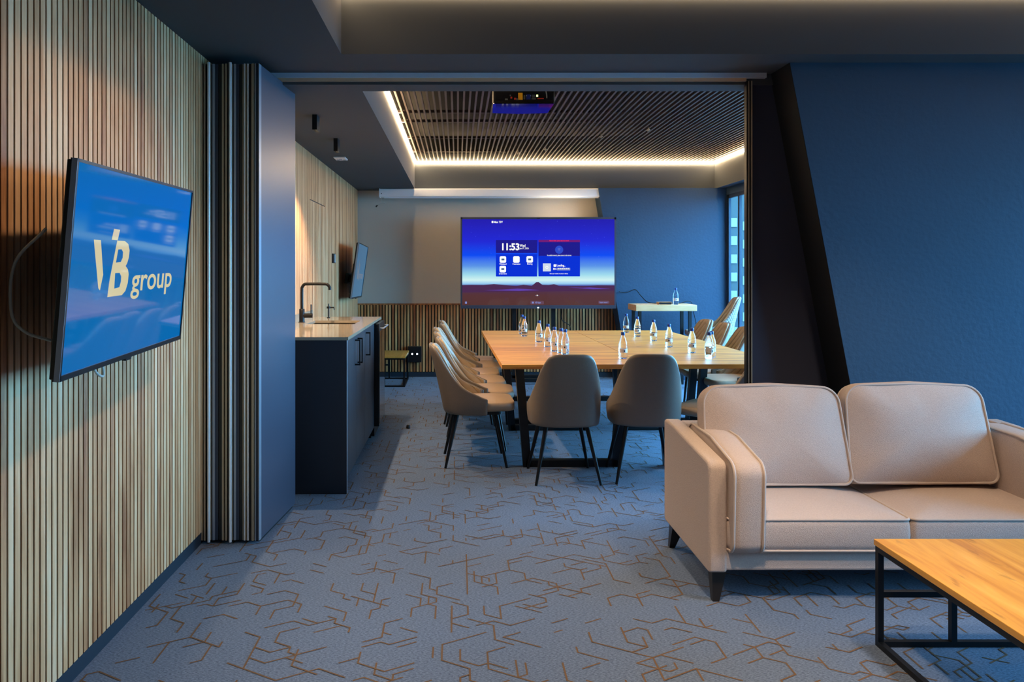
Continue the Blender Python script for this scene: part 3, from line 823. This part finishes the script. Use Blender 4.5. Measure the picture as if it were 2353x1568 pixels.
def ui(name, a, b_, c, d, m, layer=1, r=0.0):
    """rectangle on the screen given in crop coordinates"""
    x0, x1 = dx(a), dx(b_); mx_ = (a + b_) / 2; z1, z0 = dz(mx_, c), dz(mx_, d)
    y1 = -.0006 * layer
    P = [(x0, z0), (x1, z0), (x1, z1), (x0, z1)]
    if r: P = rpoly(P, r, 4, 0)
    return obj(name, MB().prism(P, y1, y1 + .0005, 'Y'), m, scr)


ui('clock_tile', 585, 1145, 420, 595, 'ui_panel', 2, .006); ui('app_tile', 585, 1142, 610, 912, 'ui_panel_low', 2, .006); ui('network_tile', 1160, 1722, 425, 918, 'ui_panel_low', 2, .006)
ui('network_header', 1162, 1720, 455, 640, 'ui_panel', 3); ui('warning_band', 1162, 1722, 425, 455, 'ui_redband', 3)
RX = (math.pi / 2, 0, 0)


def utext(body, zx, zy, h, m, w, bold=0.0, layer=4):
    k = DY / F / 5.8825
    return text(body, h * k * 1.4, m, scr, (dx(zx), -.0006 * layer, dz(zx, zy)), RX, bold=bold, width=w * k)


utext('11:53', 650, 550, 90, 'ui_white', 232, .004); utext('Wed', 907, 512, 36, 'ui_white', 78, .0008); utext('Jan 07 ,2026', 905, 543, 22, 'ui_white', 126, .0003)
for (cx_, cy_, nm, w) in ((680, 680, 'Whiteboard', 96), (862, 682, 'Presentation', 104), (1042, 683, 'Sharing', 72), (678, 810, 'Screen Share', 104)):
    ui('app_icon', cx_ - 44, cx_ + 44, cy_ - 45, cy_ + 45, 'ui_white', 3, .018)
    if nm != 'Presentation': ui('icon_glyph', cx_ - 20, cx_ + 20, cy_ - 12, cy_ + 12, 'ui_icon', 4, .004)
    utext(nm, cx_ - w / 2, cy_ + 70, 22, 'ui_white', w, .0003)
ui('status_icon', 527, 552, 157, 186, 'ui_white', 3, .004); utext('Main TPV', 560, 186, 28, 'ui_white', 116, .0008)
utext('Network failed, please check the network', 1308, 441, 17, 'ui_red', 266, .0002)
kx = DY / F / 5.8825
C0 = (dx(1440), dz(1440, 558))
obj('network_symbol', MB().prism([(C0[0] + 55 * kx * math.cos(a * math.pi / 12), C0[1] + 55 * kx * math.sin(a * math.pi / 12)) for a in range(24)], -.0024, -.002, 'Y'), 'ui_circle', scr)
for r_ in (12, 24, 36):
    P = [(C0[0] + r_ * kx * math.cos(math.radians(a)), -.0028, C0[1] - 26 * kx + r_ * 1.25 * kx * math.sin(math.radians(a))) for a in range(60, 140, 16)]
    obj('wifi_arc', MB().tube(P, .0022, 4), 'ui_dim', scr)
utext('No available network, please connect to the internet', 1276, 640, 19, 'ui_white', 328, .0002)
ui('loading_tile', 1220, 1328, 740, 848, 'ui_grey', 3); obj('loading_ring', MB().tube([(dx(1274) + 16 * kx * math.cos(a * .5236), -.0028, dz(1274, 794) + 16 * kx * math.sin(a * .5236)) for a in range(12)], .003, 5, closed=True), 'ui_white', scr)
ui('cast_icon', 1365, 1398, 755, 788, 'ui_white', 3, .006); utext('Loading...', 1406, 783, 30, 'ui_white', 118, .0008)
utext('PIN', 1358, 830, 26, 'ui_white', 42, .0008); ui('pin_field', 1410, 1590, 803, 838, 'ui_dim', 3, .003); utext('******', 1418, 834, 30, 'ui_white', 160, .0003)
utext('Share your content or screen to devices', 1312, 886, 17, 'ui_white', 246, .0002)
ui('menu_pill', 1050, 1235, 1245, 1292, 'ui_pill', 3, .012); utext('All Apps', 1115, 1278, 24, 'ui_dim', 78, .0008); ui('menu_glyph', 1072, 1098, 1256, 1280, 'ui_dim', 4)
ui('source_pill', 1968, 2120, 1255, 1296, 'ui_pill', 3, .012); utext('Input source', 1985, 1285, 22, 'ui_dim', 120, .0008)
ui('corner_glyph', 168, 194, 1243, 1272, 'ui_dim', 3, .002); ui('page_dot', 1136, 1150, 1163, 1181, 'ui_white', 3, .004)
ui('page_dot', 1120, 1126, 1168, 1176, 'ui_dim', 3); ui('page_dot', 1160, 1166, 1168, 1176, 'ui_dim', 3)
# hills
hp = [(130, 1020), (250, 1018), (420, 1022), (560, 1010), (700, 1026), (860, 1040), (960, 1026), (1070, 1042), (1130, 992), (1160, 990), (1215, 1030), (1300, 1034), (1370, 1022), (1440, 1046), (1600, 1050), (1800, 1052), (1960, 1046), (2185, 1050), (2185, 1120), (130, 1120)]
obj('wallpaper_hills', MB().prism([(dx(a), dz(a, c)) for a, c in hp], -.0006, -.0002, 'Y'), 'ui_hill', scr)
for P in ([(420, 1092), (700, 1086), (880, 1076), (1000, 1084), (1180, 1100), (900, 1108)], [(1560, 1068), (1760, 1076), (1850, 1072), (2140, 1096), (1900, 1098)]):
    obj('wallpaper_mist', MB().prism([(dx(a), dz(a, c)) for a, c in P], -.0011, -.0007, 'Y'), 'ui_mist', scr)
rs = random.Random(3); q = MB()
for k in range(70):
    a, c = rs.uniform(150, 2170), rs.uniform(165, 700) if rs.random() < .8 else rs.uniform(700, 850)
    s_ = rs.uniform(1.2, 3.2) * kx; X_, Z_ = dx(a), dz(a, c)
    q.add([(X_ - s_, -.0004, Z_), (X_, -.0004, Z_ - s_), (X_ + s_, -.0004, Z_), (X_, -.0004, Z_ + s_)], [(0, 1, 2, 3)])
st_ = obj('wallpaper_stars', q, 'ui_star', scr); st_['kind'] = 'stuff'
# stand
for sgn, pxx in ((-1, 1183), (1, 1274)):
    X_ = (pxx - 1237) * DY / F
    obj('stand_post', MB().box(X_ - .025, X_ + .025, .09, .15, 0.05, 1.75), 'black_metal', ds)
obj('stand_crossbar', MB().box(-.5, .5, .085, .13, 1.25, 1.32).box(-.5, .5, .085, .13, 1.62, 1.69), 'black_metal', ds)
obj('stand_base', MB().box(-.62, .42, .09, .15, .03, .09).box(-.62, -.56, -.32, .42, .03, .08).box(.36, .42, -.32, .42, .03, .08).box(-.62, .42, -.12, -.07, .03, .075), 'black_metal', ds, bevel=.004)
for a in (-.59, .39):
    for c in (-.28, .38): obj('caster', MB().tube([(a - .012, c, .018), (a + .012, c, .018)], .018, 10), 'rubber', ds)
tag(obj('display_cable', MB().tube(arc([(1.31, 9.58, .93), (1.33, 9.72, .78), (1.44, 9.82, .70), (1.46, 9.90, .60), (1.42, 9.95, .52), (1.40, 10.0, .30), (1.40, 10.02, .02)]), .005, 6), 'rubber', smooth=True), 'thin black cable dangling below the big display', 'cable')

wu = obj('rear_uplight', MB().box(.28, .36, .10, .14, 1.86, 1.90), 'black_metal', ds)
obj('uplight_lens', MB().box(.285, .355, .105, .135, 1.90, 1.904), 'spot_lens', wu)
downlight_lamp('uplight_lamp', (ds.location.x + .32, DY + .12, 1.915), 14, (1.0, .76, .46), 2.4, .8, (ds.location.x + .34, YF - .15, 2.6), .03)
# projector screen case
pc = thing('projection_screen', 'white rolled-up projection screen case below the soffit on the far wall', 'projector screen', (0.43, 9.9, ZM - .12))
X0, X1 = (872 - VX) * 9.85 / F, (1386 - VX) * 9.85 / F
prof = rpoly([(9.80, ZM - .112), (9.93, ZM - .112), (9.93, ZM - .004), (9.80, ZM - .004)], .016, 4, 0)
obj('case', MB().prism(prof, X0 + .012, X1 - .012, 'X'), 'white_plastic', pc, world=True, smooth='auto')
for a in (X0, X1 - .012):
    cp = obj('end_cap', MB().prism(rpoly([(9.795, ZM - .117), (9.935, ZM - .117), (9.935, ZM - .0), (9.795, ZM - .0)], .016, 4, 0), a, a + .012, 'X'), 'white_plastic', pc, world=True, smooth='auto')
obj('bottom_bar', MB().box(X0 + .06, X1 - .06, 9.85, 9.87, ZM - .124, ZM - .112), 'white_plastic', pc, world=True)
obj('bracket_screw', MB().tube([(X0 + .03, 9.794, ZM - .07), (X0 + .03, 9.80, ZM - .07)], .006, 8), 'black_metal', pc, world=True)
pcd = obj('control_cable', MB().tube(arc([(X0 + .03, 9.86, ZM - .117), (X0 + .02, 9.86, ZM - .16), (X0 + .07, 9.87, ZM - .19), (X0 + .02, 9.88, ZM - .185), (X0 - .03, 9.88, ZM - .215)]), .0035, 6), 'cable_white', pc, world=True, smooth=True)
obj('plug', MB().tube([(X0 - .03, 9.88, ZM - .213), (X0 - .05, 9.88, ZM - .235)], .009, 8), 'black_plastic', pcd, world=True)

# projector
PX0, PX1, PYa, PYb, PZ = (1132 - VX) * 5.5 / F, (1275 - VX) * 5.5 / F, 5.5, 5.87, 2.62
pj = thing('projector', 'black ceiling projector with lit connector row and glossy underside', 'projector', ((PX0 + PX1) / 2, (PYa + PYb) / 2, PZ))
obj('body', MB().prism(rpoly([(PX0, PYa), (PX1, PYa), (PX1 - .01, PYb - .03), ((PX0 + PX1) / 2, PYb), (PX0 + .01, PYb - .03)], .012, 4, 0), PZ + .006, PZ + .155, 'Z'), 'projector_body', pj, world=True, smooth='auto')
obj('underside', MB().prism(rpoly([(PX0 + .004, PYa + .004), (PX1 - .004, PYa + .004), (PX1 - .014, PYb - .034), ((PX0 + PX1) / 2, PYb - .004), (PX0 + .014, PYb - .034)], .012, 4, 0), PZ, PZ + .006, 'Z'), 'projector_gloss', pj, world=True)
obj('ceiling_mount', MB().tube([((PX0 + PX1) / 2, 5.68, PZ + .15), ((PX0 + PX1) / 2, 5.68, 3.15)], .03, 12), 'black_metal', pj, world=True, smooth='auto')
pl = obj('port_panel', MB().box(PX0 + .02, PX1 - .02, PYa - .003, PYa, PZ + .02, PZ + .075), 'black_plastic', pj, world=True)
pw = PX1 - PX0
for (fu, fv, w, h, m) in ((.30, .6, .012, .012, 'red_plastic'), (.36, .75, .014, .014, 'red_plastic'), (.22, .8, .02, .012, 'cable_grey'), (.40, .8, .02, .012, 'cable_grey'), (.285, .3, .010, .010, 'cable_grey'), (.445, .42, .032, .05, 'yellow_plastic'),
                          (.51, .55, .01, .03, 'cable_grey'), (.575, .5, .03, .036, 'blue_plastic'), (.545, .35, .006, .006, 'white_plastic'), (.61, .35, .006, .006, 'white_plastic'), (.66, .4, .022, .02, 'cable_grey'), (.715, .35, .012, .014, 'led_green'), (.66, .75, .03, .01, 'cable_grey'), (.77, .72, .045, .008, 'red_plastic')):
    cx_ = PX0 + pw * fu; cz_ = PZ + .075 - .055 * fv
    obj('port', MB().box(cx_ - w / 2, cx_ + w / 2, PYa - .006, PYa - .003, cz_ - h / 2, cz_ + h / 2), m, pl, world=True)
obj('power_lead', MB().tube(arc([(PX0 + pw * .87, PYa - .004, PZ + .04), (PX0 + pw * .86, PYa - .03, PZ + .06), (PX0 + pw * .83, PYa - .04, PZ + .12), (PX0 + pw * .80, PYa - .02, PZ + .23)]), .004, 6), 'cable_grey', pj, world=True, smooth=True)

# ------------------------------------------------------------------ conference tables
TROT = math.radians(1.0)   # the whole group stands slightly askew
TC = Vector((1.305, 6.88, 0))
def place(dxl, dyl):
    c, s = math.cos(TROT), math.sin(TROT); return Vector((TC.x + dxl * c - dyl * s, TC.y + dxl * s + dyl * c, 0))


TW, TL = 1.018, 1.497
tb = thing('conference_table', 'oak conference table section', 'table')
obj('table_top', MB().box(-TW / 2, TW / 2, -TL / 2, TL / 2, .718, .75), 'table_oak', tb, bevel=.0015)
for sy in (-1, 1):
    yy = sy * (TL / 2 - .13); w = .06
    fr = obj('leg_frame', MB().box(-.40, .40, yy - .035, yy + .035, .708, .718), 'black_metal', tb)
    for sx in (-1, 1):
        obj('leg', MB().bar((sx * .375, yy, .712), (sx * .318, yy, .0), w, w, (1, 0, 0)), 'black_metal', fr)
    obj('foot_bar', MB().box(-.33, .33, yy - w / 2, yy + w / 2, 0.002, .05), 'black_metal', fr)
spec = [(-1, -1, 'oak conference table section nearest the kitchenette cabinet and the opening'), (1, -1, 'oak conference table section at the opening, on the sofa side'),
        (-1, 1, 'oak conference table section before the big display, on the kitchenette side'), (1, 1, 'oak conference table section before the bar table, on the window side')]
for k, (a, c, lb) in enumerate(spec):
    o = tb if k == 0 else copy_tree(tb)
    o['label'] = lb; o['group'] = 'conference table sections'
    o.location = place(a * (TW / 2 + .002), c * (TL / 2 + .002)); o.rotation_euler = (0, 0, TROT)

# ------------------------------------------------------------------ chairs
def interp(xs, ys, t):
    if t <= xs[0]: return ys[0]
    for i in range(len(xs) - 1):
        if t <= xs[i + 1]:
            q = (t - xs[i]) / (xs[i + 1] - xs[i]); return ys[i] + (ys[i + 1] - ys[i]) * q
    return ys[-1]


def plan(th, ins=0.0):
    a = abs(math.radians(th)); s = 1 if th >= 0 else -1
    rx, ry = .243 - ins, .235 - ins
    if abs(th) <= 90:
        return s * rx * math.sin(a) ** .72, -ry * math.cos(a) ** .72 if math.cos(a) > 0 else 0.0
    return s * rx * (1 - .0002 * (abs(th) - 90)), (abs(th) - 90) / 25 * .10


def ztop(th):
    return interp([0, 14, 24, 31, 37, 45, 54, 64, 75, 90, 102, 115], [.873, .872, .866, .850, .822, .77, .705, .64, .585, .535, .508, .490], abs(th))


def shell_mesh(name, ins, zb, dzt, thmax, m, rows=12, cols=44, uvscale=True):
    V, Fc, UV = [], [], []
    for i in range(cols + 1):
        th = -thmax + 2 * thmax * i / cols
        x_, y_ = plan(th, ins); zt = ztop(th) - dzt; arcu = th / 90 * .36
        for j in range(rows + 1):
            s_ = j / rows; z_ = zb + (zt - zb) * s_
            lean = .105 * max(0, (z_ - .42) / .45) ** 1.15 * max(0, math.cos(math.radians(min(90, abs(th) * .85))))
            tuck = .05 * (1 - min(1, (z_ - .37) / .10)) ** 2 if zb < .40 else 0
            V.append((x_ * (1 - tuck), y_ * (1 - tuck) - lean, z_)); UV.append((arcu, z_))
    R = rows + 1
    for i in range(cols):
        for j in range(rows): Fc.append((i * R + j, (i + 1) * R + j, (i + 1) * R + j + 1, i * R + j + 1))
    me = bpy.data.meshes.new(name); me.from_pydata(V, [], Fc); me.materials.append(MATS[m])
    ul = me.uv_layers.new(name='UVMap')
    for lp in me.loops: ul.data[lp.index].uv = UV[lp.vertex_index]
    me.polygons.foreach_set('use_smooth', [True] * len(me.polygons))
    return me


def make_chair(shell_mat, name='dining_chair', up=0.0):
    t = thing(name, 'x', 'chair')
    sh = obj('shell', shell_mesh('shell', 0, .375, 0, 112, shell_mat), None, t)
    so = sh.modifiers.new('thick', 'SOLIDIFY'); so.thickness = .026; so.offset = -1; so.use_even_offset = False
    bv = sh.modifiers.new('sub', 'SUBSURF'); bv.levels = 1; bv.render_levels = 1
    bk = obj('backrest_pad', shell_mesh('backrest_pad', .028, .44, .006, 108, 'chair_quilt'), None, t)
    so = bk.modifiers.new('thick', 'SOLIDIFY'); so.thickness = .016; so.offset = -1; so.use_even_offset = False
    # seat cushion
    out = rpoly([(-.20, -.19), (.20, -.19), (.225, .10), (.20, .285), (-.20, .285), (-.225, .10)], [.09, .09, .1, .09, .09, .1], 6, 1)
    obj('seat', MB().pad(out, .06, .016, lambda u, v, w: (u, v, .435 + w + .01 * (v > .2) * 0), bulge=.012), 'chair_seat', t, smooth=True)
    obj('seat_base', MB().prism(rpoly([(-.17, -.17), (.17, -.17), (.17, .2), (-.17, .2)], .05, 4, 0), .372, .40, 'Z'), 'black_metal', t)
    for sx in (-1, 1):
        for (ya, yb) in ((-.13, -.215), (.15, .225)):
            obj('leg', MB().tube([(sx * .135, ya, .385), (sx * .215, yb, -up)], [.017, .0095], 10), 'black_metal', t, smooth='auto')
    for ch in t.children: ch.location.z += up
    return t


chair = make_chair('chair_leather')
spots = []
left_y = [5.66, 6.17, 6.68, 7.19, 7.70, 8.21]
ordn = ['nearest the opening', 'second from the opening', 'third from the opening', 'fourth from the opening', 'second from the big display', 'nearest the big display']
for k, yy in enumerate(left_y):
    xs = [.12, .155, .12, .10, .15, .125][k]
    spots.append((xs, yy, -math.pi / 2 + [.03, -.02, .03, -.04, .02, 0][k], 'beige quilted chair on the kitchenette side of the table, ' + ordn[k], 'chairs on the kitchenette side'))
spots.append((.722, 5.22, .03, 'taupe chair pushed in at the opening end of the table, next to the kitchenette-side row', 'chairs at the opening end'))
spots.append((1.275, 5.24, -.05, 'taupe chair pushed in at the opening end of the table, next to the sofa arm', 'chairs at the opening end'))
spots.append((1.87, 5.34, .85, 'taupe chair turned askew at the table corner beside the jamb post', 'chairs at the opening end'))
for k, yy in enumerate([8.36, 7.86, 7.30, 6.76]):
    spots.append((2.45 + .02 * (k % 2), yy, math.pi / 2 + [.12, .06, -.05, .05][k],
                  'brown chair on the window side of the table, ' + ['nearest the bar table', 'second from the bar table', 'third from the bar table', 'fourth from the bar table'][k], 'chairs on the window side'))
for k, (a, c, rz, lb, gp) in enumerate(spots):
    o = chair if k == 0 else copy_tree(chair)
    o.location = (a, c, 0); o.rotation_euler = (0, 0, rz); o['label'] = lb; o['group'] = gp
ch2 = make_chair('chair_diamond', 'bar_chair', .22)
ch2['label'] = 'tall diamond-quilted bar chair between the bar table and the window'
ch2.location = (3.06, 9.19, 0); ch2.rotation_euler = (0, 0, math.pi / 2 - .15)

# ------------------------------------------------------------------ bottles
def make_bottle():
    t = thing('water_bottle', 'x', 'bottle')
    prof = [(.001, .002), (.026, 0), (.0305, .004), (.032, .012), (.0305, .022), (.0315, .03), (.032, .045), (.032, .078), (.0335, .084), (.0318, .088), (.0335, .093), (.0315, .097), (.0325, .102),
            (.031, .112), (.027, .13), (.021, .150), (.0155, .166), (.0135, .174), (.0130, .180)]
    obj('bottle_body', MB().lathe(prof, 20), 'bottle_water', t, smooth=True)
    obj('neck_ring', MB().lathe([(.0145, .176), (.0155, .178), (.0145, .180)], 16), 'cap_blue', t, smooth='auto')
    obj('cap', MB().lathe([(.0146, .1805), (.0150, .182), (.0150, .197), (.0138, .1995)], 18), 'cap_blue', t, smooth='auto')
    lb = MB(); n = 12; R = []
    for z_ in (.046, .077): R.append([(.0327 * math.cos(a), .0327 * math.sin(a), z_) for a in [math.radians(-150 + 130 * k / n) for k in range(n + 1)]])
    lb.rings(R, cap=False, close=False)
    l_ = obj('label', lb, 'label_film', t, smooth=True)
    mk = MB(); mk.add([(.0331 * math.cos(math.radians(-95 + 24 * math.cos(q))), .0331 * math.sin(math.radians(-95 + 24 * math.cos(q))), .060 + .008 * math.sin(q)) for q in [2 * math.pi * k / 14 for k in range(14)]], [tuple(range(14))])
    obj('label_emblem', mk, 'label_mark', l_)
    return t


bt = make_bottle()
bl = [(1199.7, 767.5), (1205, 773), (1238.5, 786.4), (1258.6, 797.7), (1274, 807.9), (1289.4, 812), (1298.8, 815), (1431.4, 824.5), (1439, 764.5), (1464.5, 773.7), (1501.8, 783.9), (1537.3, 798), (1590, 811.4), (1629.8, 824.7), (1635, 821.5)]
for k, (a, c) in enumerate(bl):
    o = bt if k == 0 else copy_tree(bt)
    o.location = px(a, c, .7503); o.rotation_euler = (0, 0, random.uniform(-.5, .5))
    if k == 7: o['label'] = 'clear water bottle with blue cap standing alone at the middle of the table'; o['group'] = 'bottles on the conference table'
    else:
        nn, side = (k, 'kitchenette') if k < 7 else (k - 8, 'window')
        o['label'] = 'clear water bottle with blue cap in the %s-side row, %s' % (side, ['nearest the big display', 'second from the big display', 'third from the big display', 'fourth from the big display', 'fifth from the big display', 'sixth from the big display', 'last towards the opening'][nn])
        o['group'] = 'bottles on the conference table'
del bt

# ------------------------------------------------------------------ bar table with bottle, tray and cable
BY = 9.05
bx0, bx1 = (1461 - VX) * BY / F, (1602 - VX) * BY / F
bz = CH - (701 - VY) * BY / F
bar = thing('bar_table', 'tall bar table with thick pale oak top and black legs by the blue wall', 'table', ((bx0 + bx1) / 2, BY + .2, 0))
obj('table_top', MB().box(bx0, bx1, BY, BY + .42, bz - .075, bz), 'bar_oak', bar, world=True, bevel=.006)
for a in (bx0 + .04, bx1 - .09):
    for c in (BY + .03, BY + .36):
        obj('leg', MB().box(a, a + .035, c, c + .035, 0, bz - .075), 'black_metal', bar, world=True)
obj('foot_rail', MB().box(bx0 + .075, bx1 - .09, BY + .035, BY + .06, .25, .275).box(bx0 + .075, bx1 - .09, BY + .365, BY + .39, .25, .275), 'black_metal', bar, world=True)
b2 = make_bottle()
b2['label'] = 'clear water bottle with blue cap standing on the bar table'
b2.location = ((1554 - VX) * (BY + .06) / F, BY + .08, bz + .0005)
tx0, tx1 = (1514 - VX) * (BY + .1) / F, (1542 - VX) * (BY + .1) / F
cbx = thing('control_box', 'small flat dark wooden control box on the bar table', 'box', ((tx0 + tx1) / 2, BY + .14, bz))
obj('case', MB().prism([(tx0 - (tx0 + tx1) / 2, 0), (tx1 - (tx0 + tx1) / 2, 0), (tx1 - (tx0 + tx1) / 2 + .01, .03), (tx0 - (tx0 + tx1) / 2 - .01, .03)], -.05, .05, 'Y'), 'walnut_slat', cbx)
obj('lid', MB().box(tx0 - (tx0 + tx1) / 2, tx1 - (tx0 + tx1) / 2, -.054, -.05, .004, .026), 'black_plastic', cbx)
P = [(2.06, 9.72, 1.14), (2.10, 9.75, 1.13), (2.17, 9.75, 1.128), (2.27, 9.75, 1.165), (2.33, 9.70, 1.09), (2.36, 9.50, 1.02), (2.42, 9.38, bz + .006), (2.6, 9.30, bz + .006), (2.72, 9.30, bz + .01), (2.80, 9.30, bz + .035), (2.87, 9.34, bz + .01), (2.93, 9.44, .86), (2.98, 9.53, .74), (3.0, 9.56, .4), (3.0, 9.58, .02)]
tag(obj('power_cable', MB().tube(arc(P), .005, 6), 'rubber', smooth=True), 'dark cable running from the display across the bar table', 'cable')

# ------------------------------------------------------------------ sofa
SXa, SXb, SYf, SYb = 1.065, 2.785, 3.235, 3.935
sofa = thing('sofa', 'beige fabric two-seat sofa with piped loose cushions and dark tapered legs', 'sofa', ((SXa + SXb) / 2, (SYf + SYb) / 2, 0))
obj('base', MB().box(SXa + .07, SXb - .07, SYf + .012, SYb - .01, .135, .225), 'sofa_fabric', sofa, world=True, bevel=.012, seg=3)
obj('back_frame', MB().box(SXa + .07, SXb - .07, SYb - .11, SYb, .15, .645), 'sofa_fabric', sofa, world=True, bevel=.02, seg=3)
for s, (a, b_) in ((-1, (SXa, SXa + .08)), (1, (SXb - .08, SXb))):
    pr = rpoly([(SYf, .13), (SYb, .13), (SYb, .652), (SYb - .16, .648), (SYf, .600)], [.012, .02, .02, .05, .035], 5, 1)
    obj('arm', MB().prism(pr, a, b_, 'X'), 'sofa_fabric', sofa, world=True, bevel=.012, seg=3, smooth='auto')
    # loose arm cushion
    cx_ = (SXa + .08 + .075) if s < 0 else (SXb - .08 - .075)
    ol = rpoly([(SYf - .035, .212), (SYb - .13, .30), (SYb - .13, .66), (SYf + .25, .655), (SYf - .055, .598)], [.05, .04, .05, .12, .06], 6, 1)
    M = lambda u, v, w, c=cx_: (c + w, u, v)
    cu_ = obj('arm_cushion', MB().pad(ol, .125, .012, M, bulge=.006, wr=.004, seed=3 + s), 'sofa_fabric', sofa, smooth=True, world=True)
    for w in (-.0625, .0625):
        obj('piping', MB().tube([M(u, v, w) for u, v in ol], .0065, 6, closed=True), 'sofa_piping', cu_, smooth=True, world=True)
# seat cushions
mid = (SXa + SXb) / 2
for k, (a, b_) in enumerate(((SXa + .085, mid - .002), (mid + .002, SXb - .085))):
    ol = rpoly([(a, SYf - .005), (b_, SYf - .005), (b_, SYb - .12), (a, SYb - .12)], .025, 4, 1)
    M = lambda u, v, w: (u, v, .292 + w)
    cu_ = obj('seat_cushion', MB().pad(ol, .132, .035, M, bulge=.008, wr=.002, seed=k), 'sofa_fabric', sofa, smooth=True, world=True)
    for w in (-.066, .066):
        obj('piping', MB().tube([M(u, v, w) for u, v in ol], .006, 6, closed=True), 'sofa_piping', cu_, smooth=True, world=True)
# back cushions
for k, (a, b_, top, tw) in enumerate(((1.168, 1.858, .852, .0), (1.85, 2.545, .86, .015))):
    w2 = (b_ - a) / 2; c_ = (a + b_) / 2; h = .46
    ol = rpoly([(-w2, -h / 2), (w2, -h / 2), (w2 - .035, h / 2 - .01), (0, h / 2 + .002), (-w2 + .015, h / 2 - .006)], [.04, .04, .085, .3, .085], 7, 1)
    cs, sn = math.cos(.2), math.sin(.2)
    M = lambda u, v, w, c=c_, t=top: (c + u, 3.665 + v * sn + w * cs, t - .225 + v * cs - w * sn)
    cu_ = obj('back_cushion', MB().pad(ol, .085, .05, M, bulge=.014, wr=.007, seed=10 + k * 5), 'sofa_fabric', sofa, smooth=True, world=True)
    for w in (-.0425, .0425):
        obj('piping', MB().tube([M(u, v, w + .003 * math.sin(u * 14)) for u, v in ol], .0065, 6, closed=True), 'sofa_piping', cu_, smooth=True, world=True)
for (a, c, sx, sy) in ((SXa + .06, SYf + .07, -1, -1), (SXb - .06, SYf + .07, 1, -1), (SXa + .05, SYb - .07, -1, 1), (SXb - .05, SYb - .07, 1, 1)):
    R = []
    for z_, w, ox in ((.135, .032, 0), (.0, .014, .035)):
        R.append([(a + sx * ox * .6 + w * i_, c + sy * ox + w * j_, z_) for i_, j_ in ((-1, -1), (1, -1), (1, 1), (-1, 1))])
    obj('leg', MB().rings(R), 'sofa_leg', sofa, world=True)

# ------------------------------------------------------------------ recessed downlights of the lounge tray (above the frame)
for k, (a, c, en, aim, lb) in enumerate(((2.0, 2.35, 200, (1.95, 3.2, .3), 'recessed downlight in the lounge tray above the sofa'), (0.7, 1.9, 340, (0.6, 2.6, 0), 'recessed downlight in the lounge tray above the open carpet'),
                                         (0.2, 2.6, 110, (-1.1, 2.8, 1.1), 'added unseen downlight in the lounge tray warming the slatted wall'))):  # last lamp is added out of view to warm the slatted wall
    t = thing('recessed_downlight', lb, 'downlight', (a, c, 3.0), 0, 'lounge downlights')
    obj('ring', MB().lathe([(.055, -.004), (.06, 0), (.045, 0), (.045, -.004)], 20), 'white_plastic', t)
    l = downlight_lamp('downlight_lamp', (a, c, 2.985), en, (1.0, .74, .5), 1.25, .8, aim)
